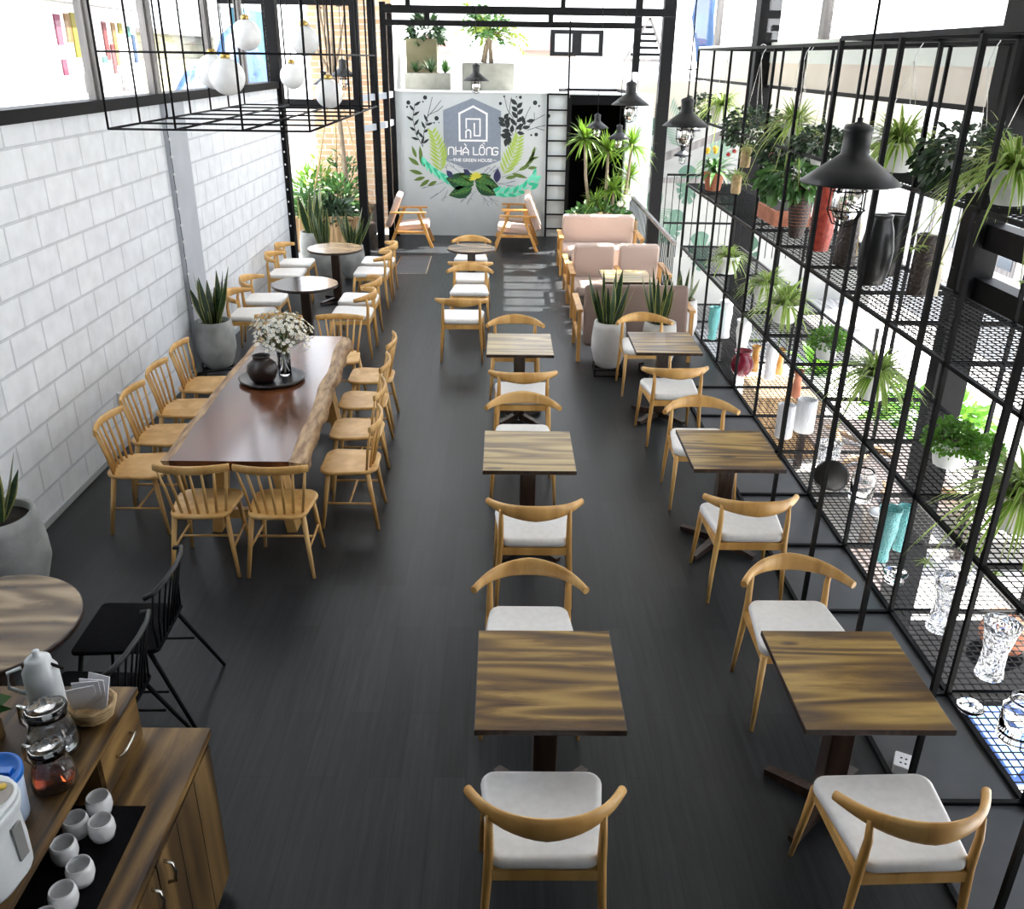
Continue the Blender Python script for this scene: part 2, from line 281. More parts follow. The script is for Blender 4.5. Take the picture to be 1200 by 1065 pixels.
# ---------------------------------------------------------------- mesh builder
class MB:
    def __init__(s): s.v = []; s.f = []; s.m = []; s.sm = []
    def face(s, idx, mi=0, smooth=False): s.f.append(idx); s.m.append(mi); s.sm.append(smooth)
    def box(s, x0, x1, y0, y1, z0, z1, mi=0, mat=None):
        b = len(s.v)
        P = [(x0, y0, z0), (x1, y0, z0), (x1, y1, z0), (x0, y1, z0), (x0, y0, z1), (x1, y0, z1), (x1, y1, z1), (x0, y1, z1)]
        if mat is not None: P = [tuple(mat @ Vector(p)) for p in P]
        s.v += P
        for q in ((0, 3, 2, 1), (4, 5, 6, 7), (0, 1, 5, 4), (1, 2, 6, 5), (2, 3, 7, 6), (3, 0, 4, 7)): s.face([b + i for i in q], mi)
        return s
    def cbox(s, c, size, rot=None, mi=0):
        x, y, z = [d / 2 for d in size]
        mt = Matrix.Translation(c) @ (rot if rot is not None else Matrix())
        return s.box(-x, x, -y, y, -z, z, mi, mt)
    def bar(s, a, b, w, h=None, mi=0):
        # square bar from a to b
        return s.sweep([a, b], [(w / 2 * 1.4142, (h or w) / 2 * 1.4142)] * 2, 4, mi, False, up=(0, 0, 1), ph=PI / 4)
    def sweep(s, path, rad, n=8, mi=0, smooth=True, up=(0, 0, 1), ph=0.0, closed=False, cap=True):
        P = [Vector(p) for p in path]; N = len(P); up = Vector(up)
        rings = []
        for i in range(N):
            if closed: t = P[(i + 1) % N] - P[i - 1]
            elif i == 0: t = P[1] - P[0]
            elif i == N - 1: t = P[-1] - P[-2]
            else: t = P[i + 1] - P[i - 1]
            t.normalize()
            u = up
            if abs(t.dot(u)) > .95: u = Vector((0, 1, 0)) if abs(t.y) < .9 else Vector((1, 0, 0))
            side = t.cross(u).normalized(); upv = side.cross(t).normalized()
            r = rad[i] if isinstance(rad, list) else rad
            rx, ry = (r if isinstance(r, (list, tuple)) else (r, r))
            b = len(s.v)
            for k in range(n):
                a = 2 * PI * k / n + ph
                s.v.append(tuple(P[i] + side * (rx * cos(a)) + upv * (ry * sin(a))))
            rings.append(b)
        rng = range(N) if closed else range(N - 1)
        for i in rng:
            a, b = rings[i], rings[(i + 1) % N]
            for k in range(n):
                k2 = (k + 1) % n
                s.face([a + k, a + k2, b + k2, b + k], mi, smooth)
        if cap and not closed:
            s.face([rings[0] + k for k in range(n)][::-1], mi); s.face([rings[-1] + k for k in range(n)], mi)
        return s
    def tube(s, path, r, n=8, mi=0, closed=False): return s.sweep(path, r, n, mi, True, closed=closed)
    def lathe(s, prof, n=24, mi=0, c=(0, 0, 0), smooth=True, sx=1, sy=1, twist=None):
        rings = []
        for j, (r, z) in enumerate(prof):
            b = len(s.v)
            if r < 1e-6:
                s.v.append((c[0], c[1], c[2] + z)); rings.append((b, 1)); continue
            for k in range(n):
                a = 2 * PI * k / n + (twist(z) if twist else 0)
                s.v.append((c[0] + r * cos(a) * sx, c[1] + r * sin(a) * sy, c[2] + z))
            rings.append((b, n))
        for (a, na), (b, nb) in zip(rings, rings[1:]):
            for k in range(n):
                k2 = (k + 1) % n
                if na == 1 and nb == 1: continue
                if na == 1: s.face([a, b + k2, b + k], mi, smooth)
                elif nb == 1: s.face([a + k, a + k2, b], mi, smooth)
                else: s.face([a + k, a + k2, b + k2, b + k], mi, smooth)
        if rings[0][1] > 1: s.face([rings[0][0] + k for k in range(n)][::-1], mi)
        if rings[-1][1] > 1: s.face([rings[-1][0] + k for k in range(n)], mi)
        return s
    def loft(s, loops, mi=0, smooth=True, mtop=None, mside=None):
        # loops: list of equal-length point lists
        n = len(loops[0]); base = []
        for L in loops:
            base.append(len(s.v)); s.v += [tuple(p) for p in L]
        for a, b in zip(base, base[1:]):
            for k in range(n):
                k2 = (k + 1) % n
                s.face([a + k, a + k2, b + k2, b + k], mside if mside is not None else mi, smooth)
        s.face([base[0] + k for k in range(n)][::-1], mi); s.face([base[-1] + k for k in range(n)], mtop if mtop is not None else mi)
        return s
    def slab(s, outline, z0, z1, r=.01, steps=3, mi=0, mtop=None, mside=None, smooth=True):
        # rounded-edge prism over a 2-D outline (counter-clockwise)
        def inset(d):
            n = len(outline); out = []
            for i in range(n):
                p0 = Vector(outline[i - 1]); p1 = Vector(outline[i]); p2 = Vector(outline[(i + 1) % n])
                t = (p2 - p0)
                if t.length < 1e-9: t = p2 - p1
                t.normalize(); nrm = Vector((-t.y, t.x))
                q = p1 + nrm * d; out.append(q)
            return out
        loops = []
        for k in range(steps + 1):
            a = PI / 2 * k / steps
            q = inset(r * (1 - sin(a))); loops.append([(p.x, p.y, z0 + r * (1 - cos(a))) for p in q])
        for k in range(steps + 1):
            a = PI / 2 * k / steps
            q = inset(r * (1 - cos(a))); loops.append([(p.x, p.y, z1 - r * (1 - sin(a))) for p in q])
        return s.loft(loops, mi, smooth, mtop, mside)
    def blade(s, base, dirv, up, L, w, droop, segs=6, mats=(0, 1), edge=.28, fold=.15, tip=.06, widest=.4, curl=0.0):
        # a strap leaf: rises along up/dirv then droops; edges use mats[1]
        p = Vector(base); d = Vector(dirv).normalized(); u = Vector(up).normalized()
        side0 = d.cross(u)
        if side0.length < 1e-4: side0 = Vector((1, 0, 0))
        side0.normalize()
        pts = []
        for i in range(segs + 1):
            t = i / segs
            q = p + (d * (t * L)) + u * 0
            q = q + Vector((0, 0, -1)) * (droop * L * t * t)
            ww = w * (min(1, t / widest) ** .6 * .55 + .45 if t < widest else max(tip, 1 - ((t - widest) / (1 - widest)) ** 1.6))
            sd = side0
            pts.append((q, ww, sd))
        b = len(s.v)
        for (q, ww, sd), i in zip(pts, range(segs + 1)):
            nrm = Vector((0, 0, 1))
            for k in (-1, -(1 - 2 * edge), (1 - 2 * edge), 1):
                s.v.append(tuple(q + sd * (ww / 2 * k) + u * (fold * ww * (abs(k)))))
        for i in range(segs):
            a0 = b + i * 4; a1 = a0 + 4
            for k in range(3):
                s.face([a0 + k, a0 + k + 1, a1 + k + 1, a1 + k], mats[0] if k == 1 else mats[1], True)
        return s
    def leaf(s, base, dirv, nrm, L, w, mi=0, bend=.1):
        # a simple folded oval leaf
        d = Vector(dirv).normalized(); n_ = Vector(nrm)
        sd = d.cross(n_)
        if sd.length < 1e-4: sd = d.cross(Vector((1, 0, .3)))
        sd.normalize(); n_ = sd.cross(d).normalized(); p = Vector(base); b = len(s.v)
        for t, k in ((0, 0), (.3, .8), (.6, .9), (1, 0)):
            c = p + d * (L * t) - n_ * (bend * L * t * t)
            if k == 0: s.v.append(tuple(c))
            else:
                s.v.append(tuple(c + sd * (w / 2 * k) + n_ * (w * .12))); s.v.append(tuple(c)); s.v.append(tuple(c - sd * (w / 2 * k) + n_ * (w * .12)))
        # 0 ; 1,2,3 ; 4,5,6 ; 7
        for q in ((0, 2, 1), (0, 3, 2), (1, 2, 5, 4), (2, 3, 6, 5), (4, 5, 7), (5, 6, 7)): s.face([b + i for i in q], mi, True)
        return s
    def ell(s, c, r, n=14, m=8, mi=0):
        prof = [(sin(PI * j / m), -cos(PI * j / m)) for j in range(m + 1)]
        b = len(s.v); s.lathe([(p, z) for p, z in prof], n, mi)
        for i in range(b, len(s.v)):
            x, y, z = s.v[i]; s.v[i] = (c[0] + x * r[0], c[1] + y * r[1], c[2] + z * r[2])
        return s
    def mesh(s, name, mats):
        me = bpy.data.meshes.new(name); me.from_pydata(s.v, [], s.f)
        if not isinstance(mats, (list, tuple)): mats = [mats]
        for m in mats: me.materials.append(m)
        me.polygons.foreach_set('material_index', s.m); me.polygons.foreach_set('use_smooth', s.sm)
        me.update()
        return me
    def build(s, name, mats, parent=None, loc=None, rz=0):
        o = bpy.data.objects.new(name, s.mesh(name, mats)); COL.objects.link(o)
        if parent: o.parent = parent
        if loc is not None: o.location = loc
        if rz: o.rotation_euler = (0, 0, rz)
        return o
def tag(o, label, cat, group=None):
    o['label'] = label; o['category'] = cat
    if group: o['group'] = group
    return o
def thing(name, label, cat, loc=(0, 0, 0), rz=0, group=None):
    o = bpy.data.objects.new(name, None); COL.objects.link(o)
    o.location = loc; o.rotation_euler = (0, 0, rz); o.empty_display_size = .1
    return tag(o, label, cat, group)
def struct(o): o['kind'] = 'structure'; return o
def sbox(name, mat, *b, parent=None):
    o = MB().box(*b).build(name, mat, parent)
    if parent is None: struct(o)
    return o
def dup(src, loc, rz=0, label=None, group=None):
    r = src.copy(); COL.objects.link(r); r.location = loc; r.rotation_euler = (0, 0, rz)
    if label: r['label'] = label
    if group: r['group'] = group
    for ch in list(src.children):
        c = ch.copy(); COL.objects.link(c); c.parent = r
        for g in list(ch.children):
            d = g.copy(); COL.objects.link(d); d.parent = c
    return r
def rrect(w, d, r, n=5, taper=0.0, cx=0, cy=0):
    # rounded rectangle outline, ccw; taper narrows the back (-y)
    pts = []
    for (sx, sy, a0) in ((1, -1, -PI / 2), (1, 1, 0), (-1, 1, PI / 2), (-1, -1, PI)):
        ww = w / 2 - (taper if sy < 0 else 0)
        for k in range(n + 1):
            a = a0 + PI / 2 * k / n
            pts.append((cx + sx * (ww - r) + r * cos(a), cy + sy * (d / 2 - r) + r * sin(a)))
    return pts
def circ(r, n=40, cx=0, cy=0): return [(cx + r * cos(2 * PI * k / n), cy + r * sin(2 * PI * k / n)) for k in range(n)]
# ================================================================ SETTING
WX, FX, RX, BY = -3.3, 2.43, 3.4, 17.28      # left wall, floor edge, right column line, back wall
# floor slab with an edge at the rack, plus the garden alcove ground
fl = MB(); fl.box(-3.3, FX, -3.2, 17.3, -.18, 0)
struct(fl.build('floor', M['floor']))
sbox('ground_floor_outside', M['ground'], 2.5, 40, -8, 60, -2.8, -2.6)
sbox('ground_alcove', M['concl'], -7.5, -3.301, 13.9, 22, -.2, 0)
# left wall with column and sill
sbox('wall_left', M['block'], WX - .2, WX, -3.2, 13.85, 0, 2.70)
sbox('baseboard_left', M['greyw'], WX, WX + .025, -3.2, 13.85, 0, .05)
sbox('column_left', M['colgrey'], WX, WX + .05, 9.08, 9.62, 0, 2.70)
sbox('trim_1', M['black'], WX - .16, WX + .04, -3.2, 13.85, 2.70, 2.79)
sbox('trim_2', M['mull'], WX - .16, WX + .02, -3.2, 13.85, 4.50, 4.62)
ml = [6.10, 7.80, 9.12, 10.92, 12.31]
for i, y in enumerate(ml):
    w = .15 if i in (1, 2) else .10
    o = MB().box(WX - .07, WX - .01, y - w / 2, y + w / 2, 2.79, 4.5).box(WX - .01, WX + .012, y - w / 3.2, y + w / 3.2, 2.79, 4.5)
    struct(o.build('window_frame_%d' % (i + 1), M['mull'] if i else M['black']))
ys = [-3.2] + ml + [13.85]
for i in range(len(ys) - 1):
    sbox('window_%d' % (i + 1), M['pane'], WX - .075, WX - .065, ys[i] + .05, ys[i + 1] - .05, 2.80, 4.50)
# black end post of the left wall and the glazed alcove partition
sbox('column_alcove', M['black'], WX - .12, WX + .07, 13.85, 14.03, 0, 4.6)
PARTX = [(-2.34, 15.25, .13), (-2.17, 15.98, .12), (-2.06, 16.62, .10), (-2.02, 17.2, .09)]
for i, (x, y, w) in enumerate(PARTX):
    sbox('column_partition_%d' % (i + 1), M['black'], x - w / 2, x + w / 2, y - w / 2, y + w / 2, 0, 3.98)
for i in range(3):
    (x0, y0, _), (x1, y1, _) = PARTX[i], PARTX[i + 1]
    o = MB().bar((x0, y0, 2.52), (x1, y1, 2.52), .05, .10).bar((x0, y0, 2.05), (x1, y1, 2.05), .05, .10)
    struct(o.build('trim_partition_%d' % (i + 1), M['colgrey']))
    p = MB(); p.bar((x0, y0, 2.0), (x1, y1, 2.0), .008, 3.96)
    struct(p.build('window_partition_%d' % (i + 1), M['pane']))
sbox('beam_alcove', M['black'], -4.4, -2.34, 15.2, 15.3, 2.36, 2.50)
sbox('beam_alcove_top', M['black'], -4.4, -2.28, 15.2, 15.3, 3.85, 3.98)
# brick wall of the garden alcove
bw = MB(); bw.box(-3.62, -2.08, 18.0, 18.25, -.02, 4.6)
struct(bw.build('wall_garden', M['brick']))
sbox('wall_garden_side', M['bldg'], -7.5, -3.62, 19.2, 19.4, -.02, 2.15)
# back wall with the doorway
w = MB(); w.box(-2.0, 1.20, BY, BY + .2, 0, 2.56); w.box(2.27, 2.75, BY, BY + .2, 0, 2.58); w.box(1.20, 2.27, BY, BY + .2, 2.55, 2.58)
struct(w.build('wall_back', M['greyw']))
sbox('wall_alcove_side', M['white'], -2.06, -2.0, 17.25, 20.4, 0, 3.75)
sbox('roof_terrace', M['white'], -2.06, 2.75, BY + .2, 20.6, 2.40, 2.55)
sbox('parapet_wall', M['bldg'], -.95, 2.75, 20.4, 20.6, 2.5, 3.17)
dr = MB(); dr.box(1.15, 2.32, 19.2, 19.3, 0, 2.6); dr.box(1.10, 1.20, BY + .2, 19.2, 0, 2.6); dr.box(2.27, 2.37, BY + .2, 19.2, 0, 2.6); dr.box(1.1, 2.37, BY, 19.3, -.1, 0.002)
dr.box(1.21, 2.26, BY + .01, 19.3, 2.38, 2.545); struct(dr.build('wall_dark_room', M['blackm']))  # black colour stands in for the shade inside the doorway
sbox('door_1', M['black'], 1.17, 1.24, BY - .03, BY + .2, 0, 2.5)
sbox('trim_terrace_edge', M['white'], -2.0, 1.16, BY - .04, BY + .2, 2.56, 2.59)
# top beams in front of the terrace
sbox('beam_upper', M['black'], -2.02, 2.86, 16.45, 16.57, 3.81, 3.93)
sbox('beam_lower', M['black'], -2.02, 2.30, 16.45, 16.57, 3.62, 3.71)
for i, x in enumerate((-1.62, -1.30, .78, .98)):
    sbox('trim_beam_tie_%d' % (i + 1), M['black'], x - .04, x + .04, 16.47, 16.55, 3.71 if i in (1, 2) else 3.9, 3.81 if i in (1, 2) else 4.7)
sbox('column_terrace', M['black'], 2.30, 2.42, 17.20, 17.32, 2.58, 4.2)
sbox('column_corner', M['black'], 2.88, 3.10, 17.7, 17.9, -2.6, 4.7)
# right side: columns, fascia and clerestory windows
for i, (y, w) in enumerate(((-.2, .34), (6.42, .34), (13.0, .34))):
    struct(MB().box(RX - .04, RX + (.16 if i < 2 else .24), y - .10, y + .10, -2.6, 4.7).box(RX - .045, RX + .0, y - .135, y + .135, -2.6, 4.7).build('column_right_%d' % (i + 1), M['black']))
    struct(MB().box(RX - .03, RX + .0, y - .13, y - .02, 3.37, 4.7).box(RX - .03, RX + .0, y + .02, y + .13, 3.37, 4.7).build('trim_mullion_%d' % (i + 1), M['mull']))
for i, y in enumerate((3.1, 10.4, 15.6)):
    sbox('window_frame_%d' % (i + 7), M['mull'], RX - .02, RX + .06, y - .08, y + .08, 3.37, 4.7)
sbox('fascia_trim_1', M['offwh'], RX + .16, RX + .26, -3.2, 17.7, 3.13, 3.38)
sbox('fascia_trim_2', M['beige'], RX + .17, RX + .25, -3.2, 17.7, 2.86, 3.13)
sbox('fascia_trim_3', M['black'], RX + .14, RX + .28, -3.2, 17.7, 2.82, 2.86)
yr = [-3.2, 3.1, 6.42, 10.4, 13.0, 15.6, 17.7]
for i in range(6):
    sbox('window_%d' % (i + 8), M['pane'], RX + .01, RX + .02, yr[i] + .1, yr[i + 1] - .1, 3.40, 4.68)
# cross beams tied to the near right column
struct(MB().box(RX + .02, RX + .16, 2.0, 6.3, 1.95, 2.12).box(RX + .02, RX + .16, 2.0, 6.3, 1.56, 1.74).build('beam_right', M['black']))
# slab edge trim below the rack and unseen ceiling with openings cut to steer the light
sbox('trim_floor_edge', M['white'], FX + .02, FX + .05, -3.2, 12.6, -.20, -.012)
rf = MB()
zt = 4.72
def roof_rects(holes, x0, x1, y0, y1):
    xs = sorted({x0, x1, *[h[0] for h in holes], *[h[1] for h in holes]}); yy = sorted({y0, y1, *[h[2] for h in holes], *[h[3] for h in holes]})
    for a, b in zip(xs, xs[1:]):
        for c, d in zip(yy, yy[1:]):
            if any(h[0] <= a and b <= h[1] and h[2] <= c and d <= h[3] for h in holes): continue
            rf.box(a, b, c, d, zt, zt + .1)
HO = [(2.62, 3.38, 13.75, 15.95), (2.62, 3.38, 16.15, 17.1), (-2.35, -1.2, 11.6, 15.2), (-3.0, -.4, 2.2, 9.2), (.6, 2.9, 3.4, 9.4)]  # openings placed for the floor sun patch and the bright left wall
roof_rects(HO[:3], -3.5, 3.42, -3.2, 17.6)
rf.box(3.42, 5.6, -3.2, 12.2, zt, zt + .1)  # unseen overhang added to keep the sun off the near tables
for k in range(7):
    y = 14.0 + k * .47
    rf.box(2.62, 3.38, y, y + .07, zt, zt + .06)
struct(rf.build('ceiling', M['ceil']))
sbox('added_ceiling_diffuser', M['frost'], -2.4, -1.15, 11.55, 15.25, zt + .1, zt + .106)  # unseen diffuser added to soften the sun on the left wall
sbox('wall_rear', M['greyw'], -3.5, 3.5, -3.4, -3.2, 0, zt)
sbox('added_shade_wall_left', M['plate'], WX - .2, WX, -3.2, 3.2, 2.79, zt)  # unseen, added to shut out window light and darken the near end
sbox('added_shade_wall_right', M['plate'], RX + .0, RX + .2, -3.2, 1.6, -2.6, zt)  # unseen, added to block light from the near right side
# ================================================================ FURNITURE
def elbow_chair(label, x, y, deg, group):
    t = thing('elbow_chair', label, 'chair', (x, y, 0), R(deg), group)
    c = MB(); c.slab(rrect(.49, .45, .06, 5, .035), .43, .492, .026, 4)
    for i, (vx, vy, vz) in enumerate(c.v):     # slightly dished seat
        if vz > .46: c.v[i] = (vx, vy, vz - .010 * max(0, 1 - (vx / .22) ** 2) * max(0, 1 - (vy / .22) ** 2) * 1.2)
    c.build('seat_cushion', M['cream'], t)
    N = 18; path = []; sec = []
    for i in range(N + 1):
        u = -1 + 2 * i / N
        path.append((.287 * (u + .10 * sin(PI * u)) , -.278 + .205 * abs(u) ** 1.75, .695 - .018 * u * u))
        sec.append((.014 + .004 * abs(u) ** 1.5, .054 - .033 * min(1, abs(u) ** 1.2)))
    MB().sweep(path, sec, 10, 0, True).build('back_rail', M['ash'], t)
    for s in (-1, 1):
        MB().tube([(s * .232, -.235, 0), (s * .222, -.215, .22), (s * .208, -.205, .44), (s * .205, -.213, .60), (s * .206, -.198, .685)], [.011, .016, .0195, .016, .012], 10).build('leg', M['ash'], t)
        MB().tube([(s * .246, .252, 0), (s * .232, .222, .24), (s * .222, .200, .435)], [.011, .016, .019], 10).build('leg', M['ash'], t)
        MB().bar((s * .213, -.20, .412), (s * .222, .195, .412), .020, .044).build('side_apron', M['ash'], t)
    MB().bar((-.20, -.208, .405), (.20, -.208, .405), .022, .05).build('rear_apron', M['ash'], t)
    MB().bar((-.215, .20, .412), (.215, .20, .412), .020, .042).build('front_apron', M['ash'], t)
    return t
GC = 'pale ash elbow chairs with white seats'
EC = [
 ('white-seated ash elbow chair nearest the viewer in the centre row, back turned', .175, 2.53, 0),
 ('white-seated elbow chair behind the nearest centre table, seat half hidden by its top', .155, 3.72, 180),
 ('white-seated elbow chair back to back with it, tucked towards the second centre table', .21, 4.86, 0),
 ('elbow chair on the far side of the second centre table, facing us', .17, 6.27, 180),
 ('elbow chair drawn up to the near side of the third, farthest centre square table', .185, 7.27, 0),
 ('elbow chair behind the third centre square table, only its rail and seat edge showing', .135, 8.56, 180),
 ('white-seated elbow chair in the lower right corner by the power strip, back turned', 1.53, 2.52, 2),
 ('elbow chair behind the nearest right-hand table, its left side clear of the top', 1.55, 3.79, 180),
 ('elbow chair facing the second right-hand table, next to the wire rack floor plates', 1.555, 4.94, 0),
 ('elbow chair behind the second right-hand table, seat corner showing at its left', 1.545, 6.22, 180),
 ('elbow chair facing the third right-hand table, the one reflecting the sky', 1.52, 7.42, 3),
 ('elbow chair between the bluish third right-hand table and the snake plant pots', 1.47, 8.70, 182),
 ('elbow chair standing by itself at the near end of the far centre row', -.45, 9.74, 0),
 ('elbow chair facing us just beyond the lone near chair of the far centre row', -.41, 11.0, 180),
 ('elbow chair drawn up to the near side of the small far round table', -.42, 11.66, 0),
 ('elbow chair behind the small far round table, in front of the mural', -.46, 12.98, 180),
 ('elbow chair against the left wall, nearer one at the left of the dark round table', -2.82, 9.75, -90),
 ('elbow chair against the left wall, farther one at the left of the dark round table', -2.84, 10.43, -90),
 ('elbow chair against the left wall, nearer one at the farther round table', -2.89, 11.83, -90),
 ('elbow chair left of the farther round table, before the tall corner pot', -2.91, 12.47, -90),
 ('elbow chair at the aisle side of the dark round table, nearest the long table', -1.71, 9.84, 90),
 ('elbow chair at the aisle side of the dark round table, the farther of its two', -1.73, 10.48, 90),
 ('elbow chair at the aisle side of the farther round table, the nearer of its two', -1.78, 11.97, 90),
 ('elbow chair farthest along the left aisle, beside the black glazing post', -1.78, 12.65, 90),
]
proto = None
for lab, x, y, d in EC:
    if proto is None: proto = elbow_chair(lab, x, y, d, GC)
    else: dup(proto, (x, y, 0), R(d), lab)

def spindle_chair(label, x, y, deg, group):
    t = thing('spindle_chair', label, 'chair', (x, y, 0), R(deg), group)
    s = MB(); s.slab(rrect(.43, .41, .10, 6, .02), .428, .456, .012, 3); s.build('seat', M['beech'], t)
    path = []; sec = []
    for i in range(13):
        u = -1 + i / 6
        path.append((.235 * u, -.235 + .055 * u * u, .79)); sec.append((.011, .031 - .006 * abs(u) ** 3))
    MB().sweep(path, sec, 8, 0, True).build('crest_rail', M['beech'], t)
    for k in range(7):
        u = -1 + k / 3
        MB().tube([(.165 * u, -.165 + .03 * u * u, .45), (.19 * u, -.20 + .045 * u * u, .62), (.215 * u, -.235 + .05 * u * u, .772)], [.0095, .0105, .0075], 8).build('spindle', M['beech'], t)
    for sx in (-1, 1):
        MB().tube([(sx * .215, -.205, 0), (sx * .165, -.14, .43)], [.013, .019], 10).build('leg', M['beech'], t)
        MB().tube([(sx * .205, .20, 0), (sx * .165, .14, .43)], [.013, .019], 10).build('leg', M['beech'], t)
        MB().tube([(sx * .192, -.172, .20), (sx * .187, .17, .20)], .0085, 8).build('stretcher', M['beech'], t)
    MB().tube([(-.188, 0, .20), (.188, 0, .20)], .0085, 8).build('stretcher', M['beech'], t)
    return t
GS = 'honey wood spindle chairs round the long table'
SCH = [
 ('spindle chair at the near end of the long table, left of two, back to us', -1.94, 5.17, 2),
 ('spindle chair at the near end of the long table, right of two, back to us', -1.44, 5.17, 0),
 ('spindle chair first on the wall side of the long table, nearest us', -2.57, 5.74, -90),
 ('spindle chair second along the wall side of the long table', -2.62, 6.31, -90),
 ('spindle chair third along the wall side of the long table', -2.64, 6.88, -90),
 ('spindle chair last on the wall side, closest to the grey snake plant pot', -2.65, 7.46, -90),
 ('spindle chair first on the aisle side of the long table, nearest us', -1.09, 5.84, 90),
 ('spindle chair second along the aisle side of the long table', -1.14, 6.46, 90),
 ('spindle chair third along the aisle side of the long table', -1.18, 7.10, 90),
 ('spindle chair last along the aisle side of the long table, by its far corner', -1.20, 7.74, 90),
 ('spindle chair at the far end of the long table, right one, seat in view', -1.60, 8.28, 180),
 ('spindle chair at the far end of the long table, hidden behind the white bouquet', -2.20, 8.28, 180),
]
proto = None
for lab, x, y, d in SCH:
    if proto is None: proto = spindle_chair(lab, x, y, d, GS)
    else: dup(proto, (x, y, 0), R(d), lab)

# square pedestal tables
def square_table(label, x, y, mat, group='square wooden pedestal tables'):
    t = thing('cafe_table', label, 'table', (x, y, 0), 0, group)
    MB().slab([(-.30, -.33), (.30, -.33), (.30, .33), (-.30, .33)], .722, .75, .004, 2, 0, 0, 1, False).build('tabletop', [mat, M['ped']], t)
    MB().slab(rrect(.105, .105, .008, 3), .05, .722, .004, 1, smooth=False).build('pedestal', M['ped'], t)
    for k in range(4):
        a = PI / 4 + k * PI / 2
        f = MB(); f.sweep([(.03 * cos(a), .03 * sin(a), .05), (.30 * cos(a), .30 * sin(a), .025)], [(.038, .042), (.032, .022)], 4, 0, False, ph=PI / 4)
        f.build('foot', M['ped'], t)
    MB().box(-.20, .20, -.03, .03, .70, .722).box(-.03, .03, -.20, .20, .70, .7215).build('top_bracket', M['ped'], t)
    return t
tb = square_table('brown stained square table nearest us in the centre row', .205, 3.02, M['pine'])
for lab, x, y, mt in [
  ('brown stained square table nearest us on the right, by the lower right chair', 1.51, 3.03, None),
  ('second square table of the centre row, paler worn top', .185, 5.39, 'pinel'),
  ('second square table on the right, beside the rack floor plates', 1.545, 5.44, None),
  ('third and farthest square table of the centre row, small greyish top', .165, 7.79, 'pinel'),
  ('third square table on the right, its top mirroring the bluish sky', 1.51, 7.89, None),
  ('square table between the two facing pink sofas, behind the snake plants', 1.50, 10.62, 'pinel')]:
    if mt is None: dup(tb, (x, y, 0), 0, lab)
    else: square_table(lab, x, y, M[mt])
# round tables
def round_table(label, x, y, r, mat, group='round wooden pedestal tables'):
    t = thing('round_table', label, 'table', (x, y, 0), 0, group)
    MB().slab(circ(r, 48), .718, .75, .006, 2, 0, 0, 1, True).build('tabletop', [mat, M['ped']], t)
    MB().slab(rrect(.11, .11, .01, 3), .05, .718, .004, 1, smooth=False).build('pedestal', M['ped'], t)
    for k in range(4):
        a = PI / 4 + k * PI / 2
        MB().sweep([(.03 * cos(a), .03 * sin(a), .05), (.29 * cos(a), .29 * sin(a), .025)], [(.038, .042), (.032, .022)], 4, 0, False, ph=PI / 4).build('foot', M['ped'], t)
    return t
M['darkround'] = woodmat('dark_round_top', (.030, .016, .011), (.055, .032, .022), (.09, .055, .036), 3, (4, .6, 1), .14, .7)
round_table('dark glossy round table between the long table and the far left corner', -2.27, 10.05, .375, M['darkround'])
round_table('brown round table in front of the twin snake plant pots', -2.29, 12.13, .375, M['roundt'])
round_table('small greyish round table far off in the centre, before the mural', -.43, 12.26, .335, M['roundt'])
round_table('round swirly-grained table at the left edge beside the black chairs', -2.375, 3.37, .43, M['roundt'])

# long live-edge table
t = thing('long_table', 'long polished red-brown slab table with pale live edges', 'table', (-1.80, 6.57, 0))
rnd = random.Random(3)
L_ = [(-.385 - .055 * (k / 24) + .004 * sin(k * 1.1) + rnd.uniform(-.003, .003), -1.40 + 2.80 * k / 24) for k in range(25)]
R_ = [(.515 - .135 * (k / 24) + .006 * sin(k * .8 + 1) + rnd.uniform(-.004, .004), -1.40 + 2.80 * k / 24) for k in range(25)]
L_ = [(x - .01 - .07 * (1 - abs(y) / 1.4) * .3, y) for x, y in L_]
def band(a, b, z0, z1, mats):
    m = MB(); n = len(a)
    for (x0, y0), (x1, y1) in zip(a, b): m.v += [(x0, y0, z1), (x1, y1, z1), (x0, y0, z0), (x1, y1, z0)]
    for k in range(n - 1):
        i = 4 * k; j = i + 4
        m.face([i, i + 1, j + 1, j], 0, False); m.face([i + 3, i + 2, j + 2, j + 3], 0); m.face([i + 2, i, j, j + 2], 0, True); m.face([i + 1, i + 3, j + 3, j + 1], 0, True)
    m.face([0, 2, 3, 1], 0); e = 4 * (n - 1); m.face([e, e + 1, e + 3, e + 2], 0)
    return m
Li = [(x + .055 + .005 * sin(k * .9), y) for k, (x, y) in enumerate(L_)]; Ri = [(x - .085 - .006 * sin(k * .7), y) for k, (x, y) in enumerate(R_)]
band(Li, Ri, .682, .75, None).build('tabletop', M['walnut'], t)
ed = band(L_, Li, .685, .7485, None)
for k in range(25):
    x, y, z = ed.v[4 * k + 2]; ed.v[4 * k + 2] = (x + .03, y, z)
ed.build('live_edge', M['bark'], t)
ed = band(Ri, R_, .685, .7485, None)
for k in range(25):
    x, y, z = ed.v[4 * k + 1]; ed.v[4 * k + 1] = (x - .012 + .008 * sin(k * 2.3), y, z - .012)
    x, y, z = ed.v[4 * k + 3]; ed.v[4 * k + 3] = (x + .02 + .01 * sin(k * 1.7), y, z - .02)
ed.build('live_edge', M['bark'], t)
for yy in (-.92, .92):
    for s in (-1, 1):
        MB().bar((.03 + s * .27, yy, 0), (.03 + s * .17, yy, .683), .07, .16).build('leg', M['beech'], t)
    MB().bar((-.2, yy, .12), (.26, yy, .12), .05, .07).build('stretcher', M['beech'], t)
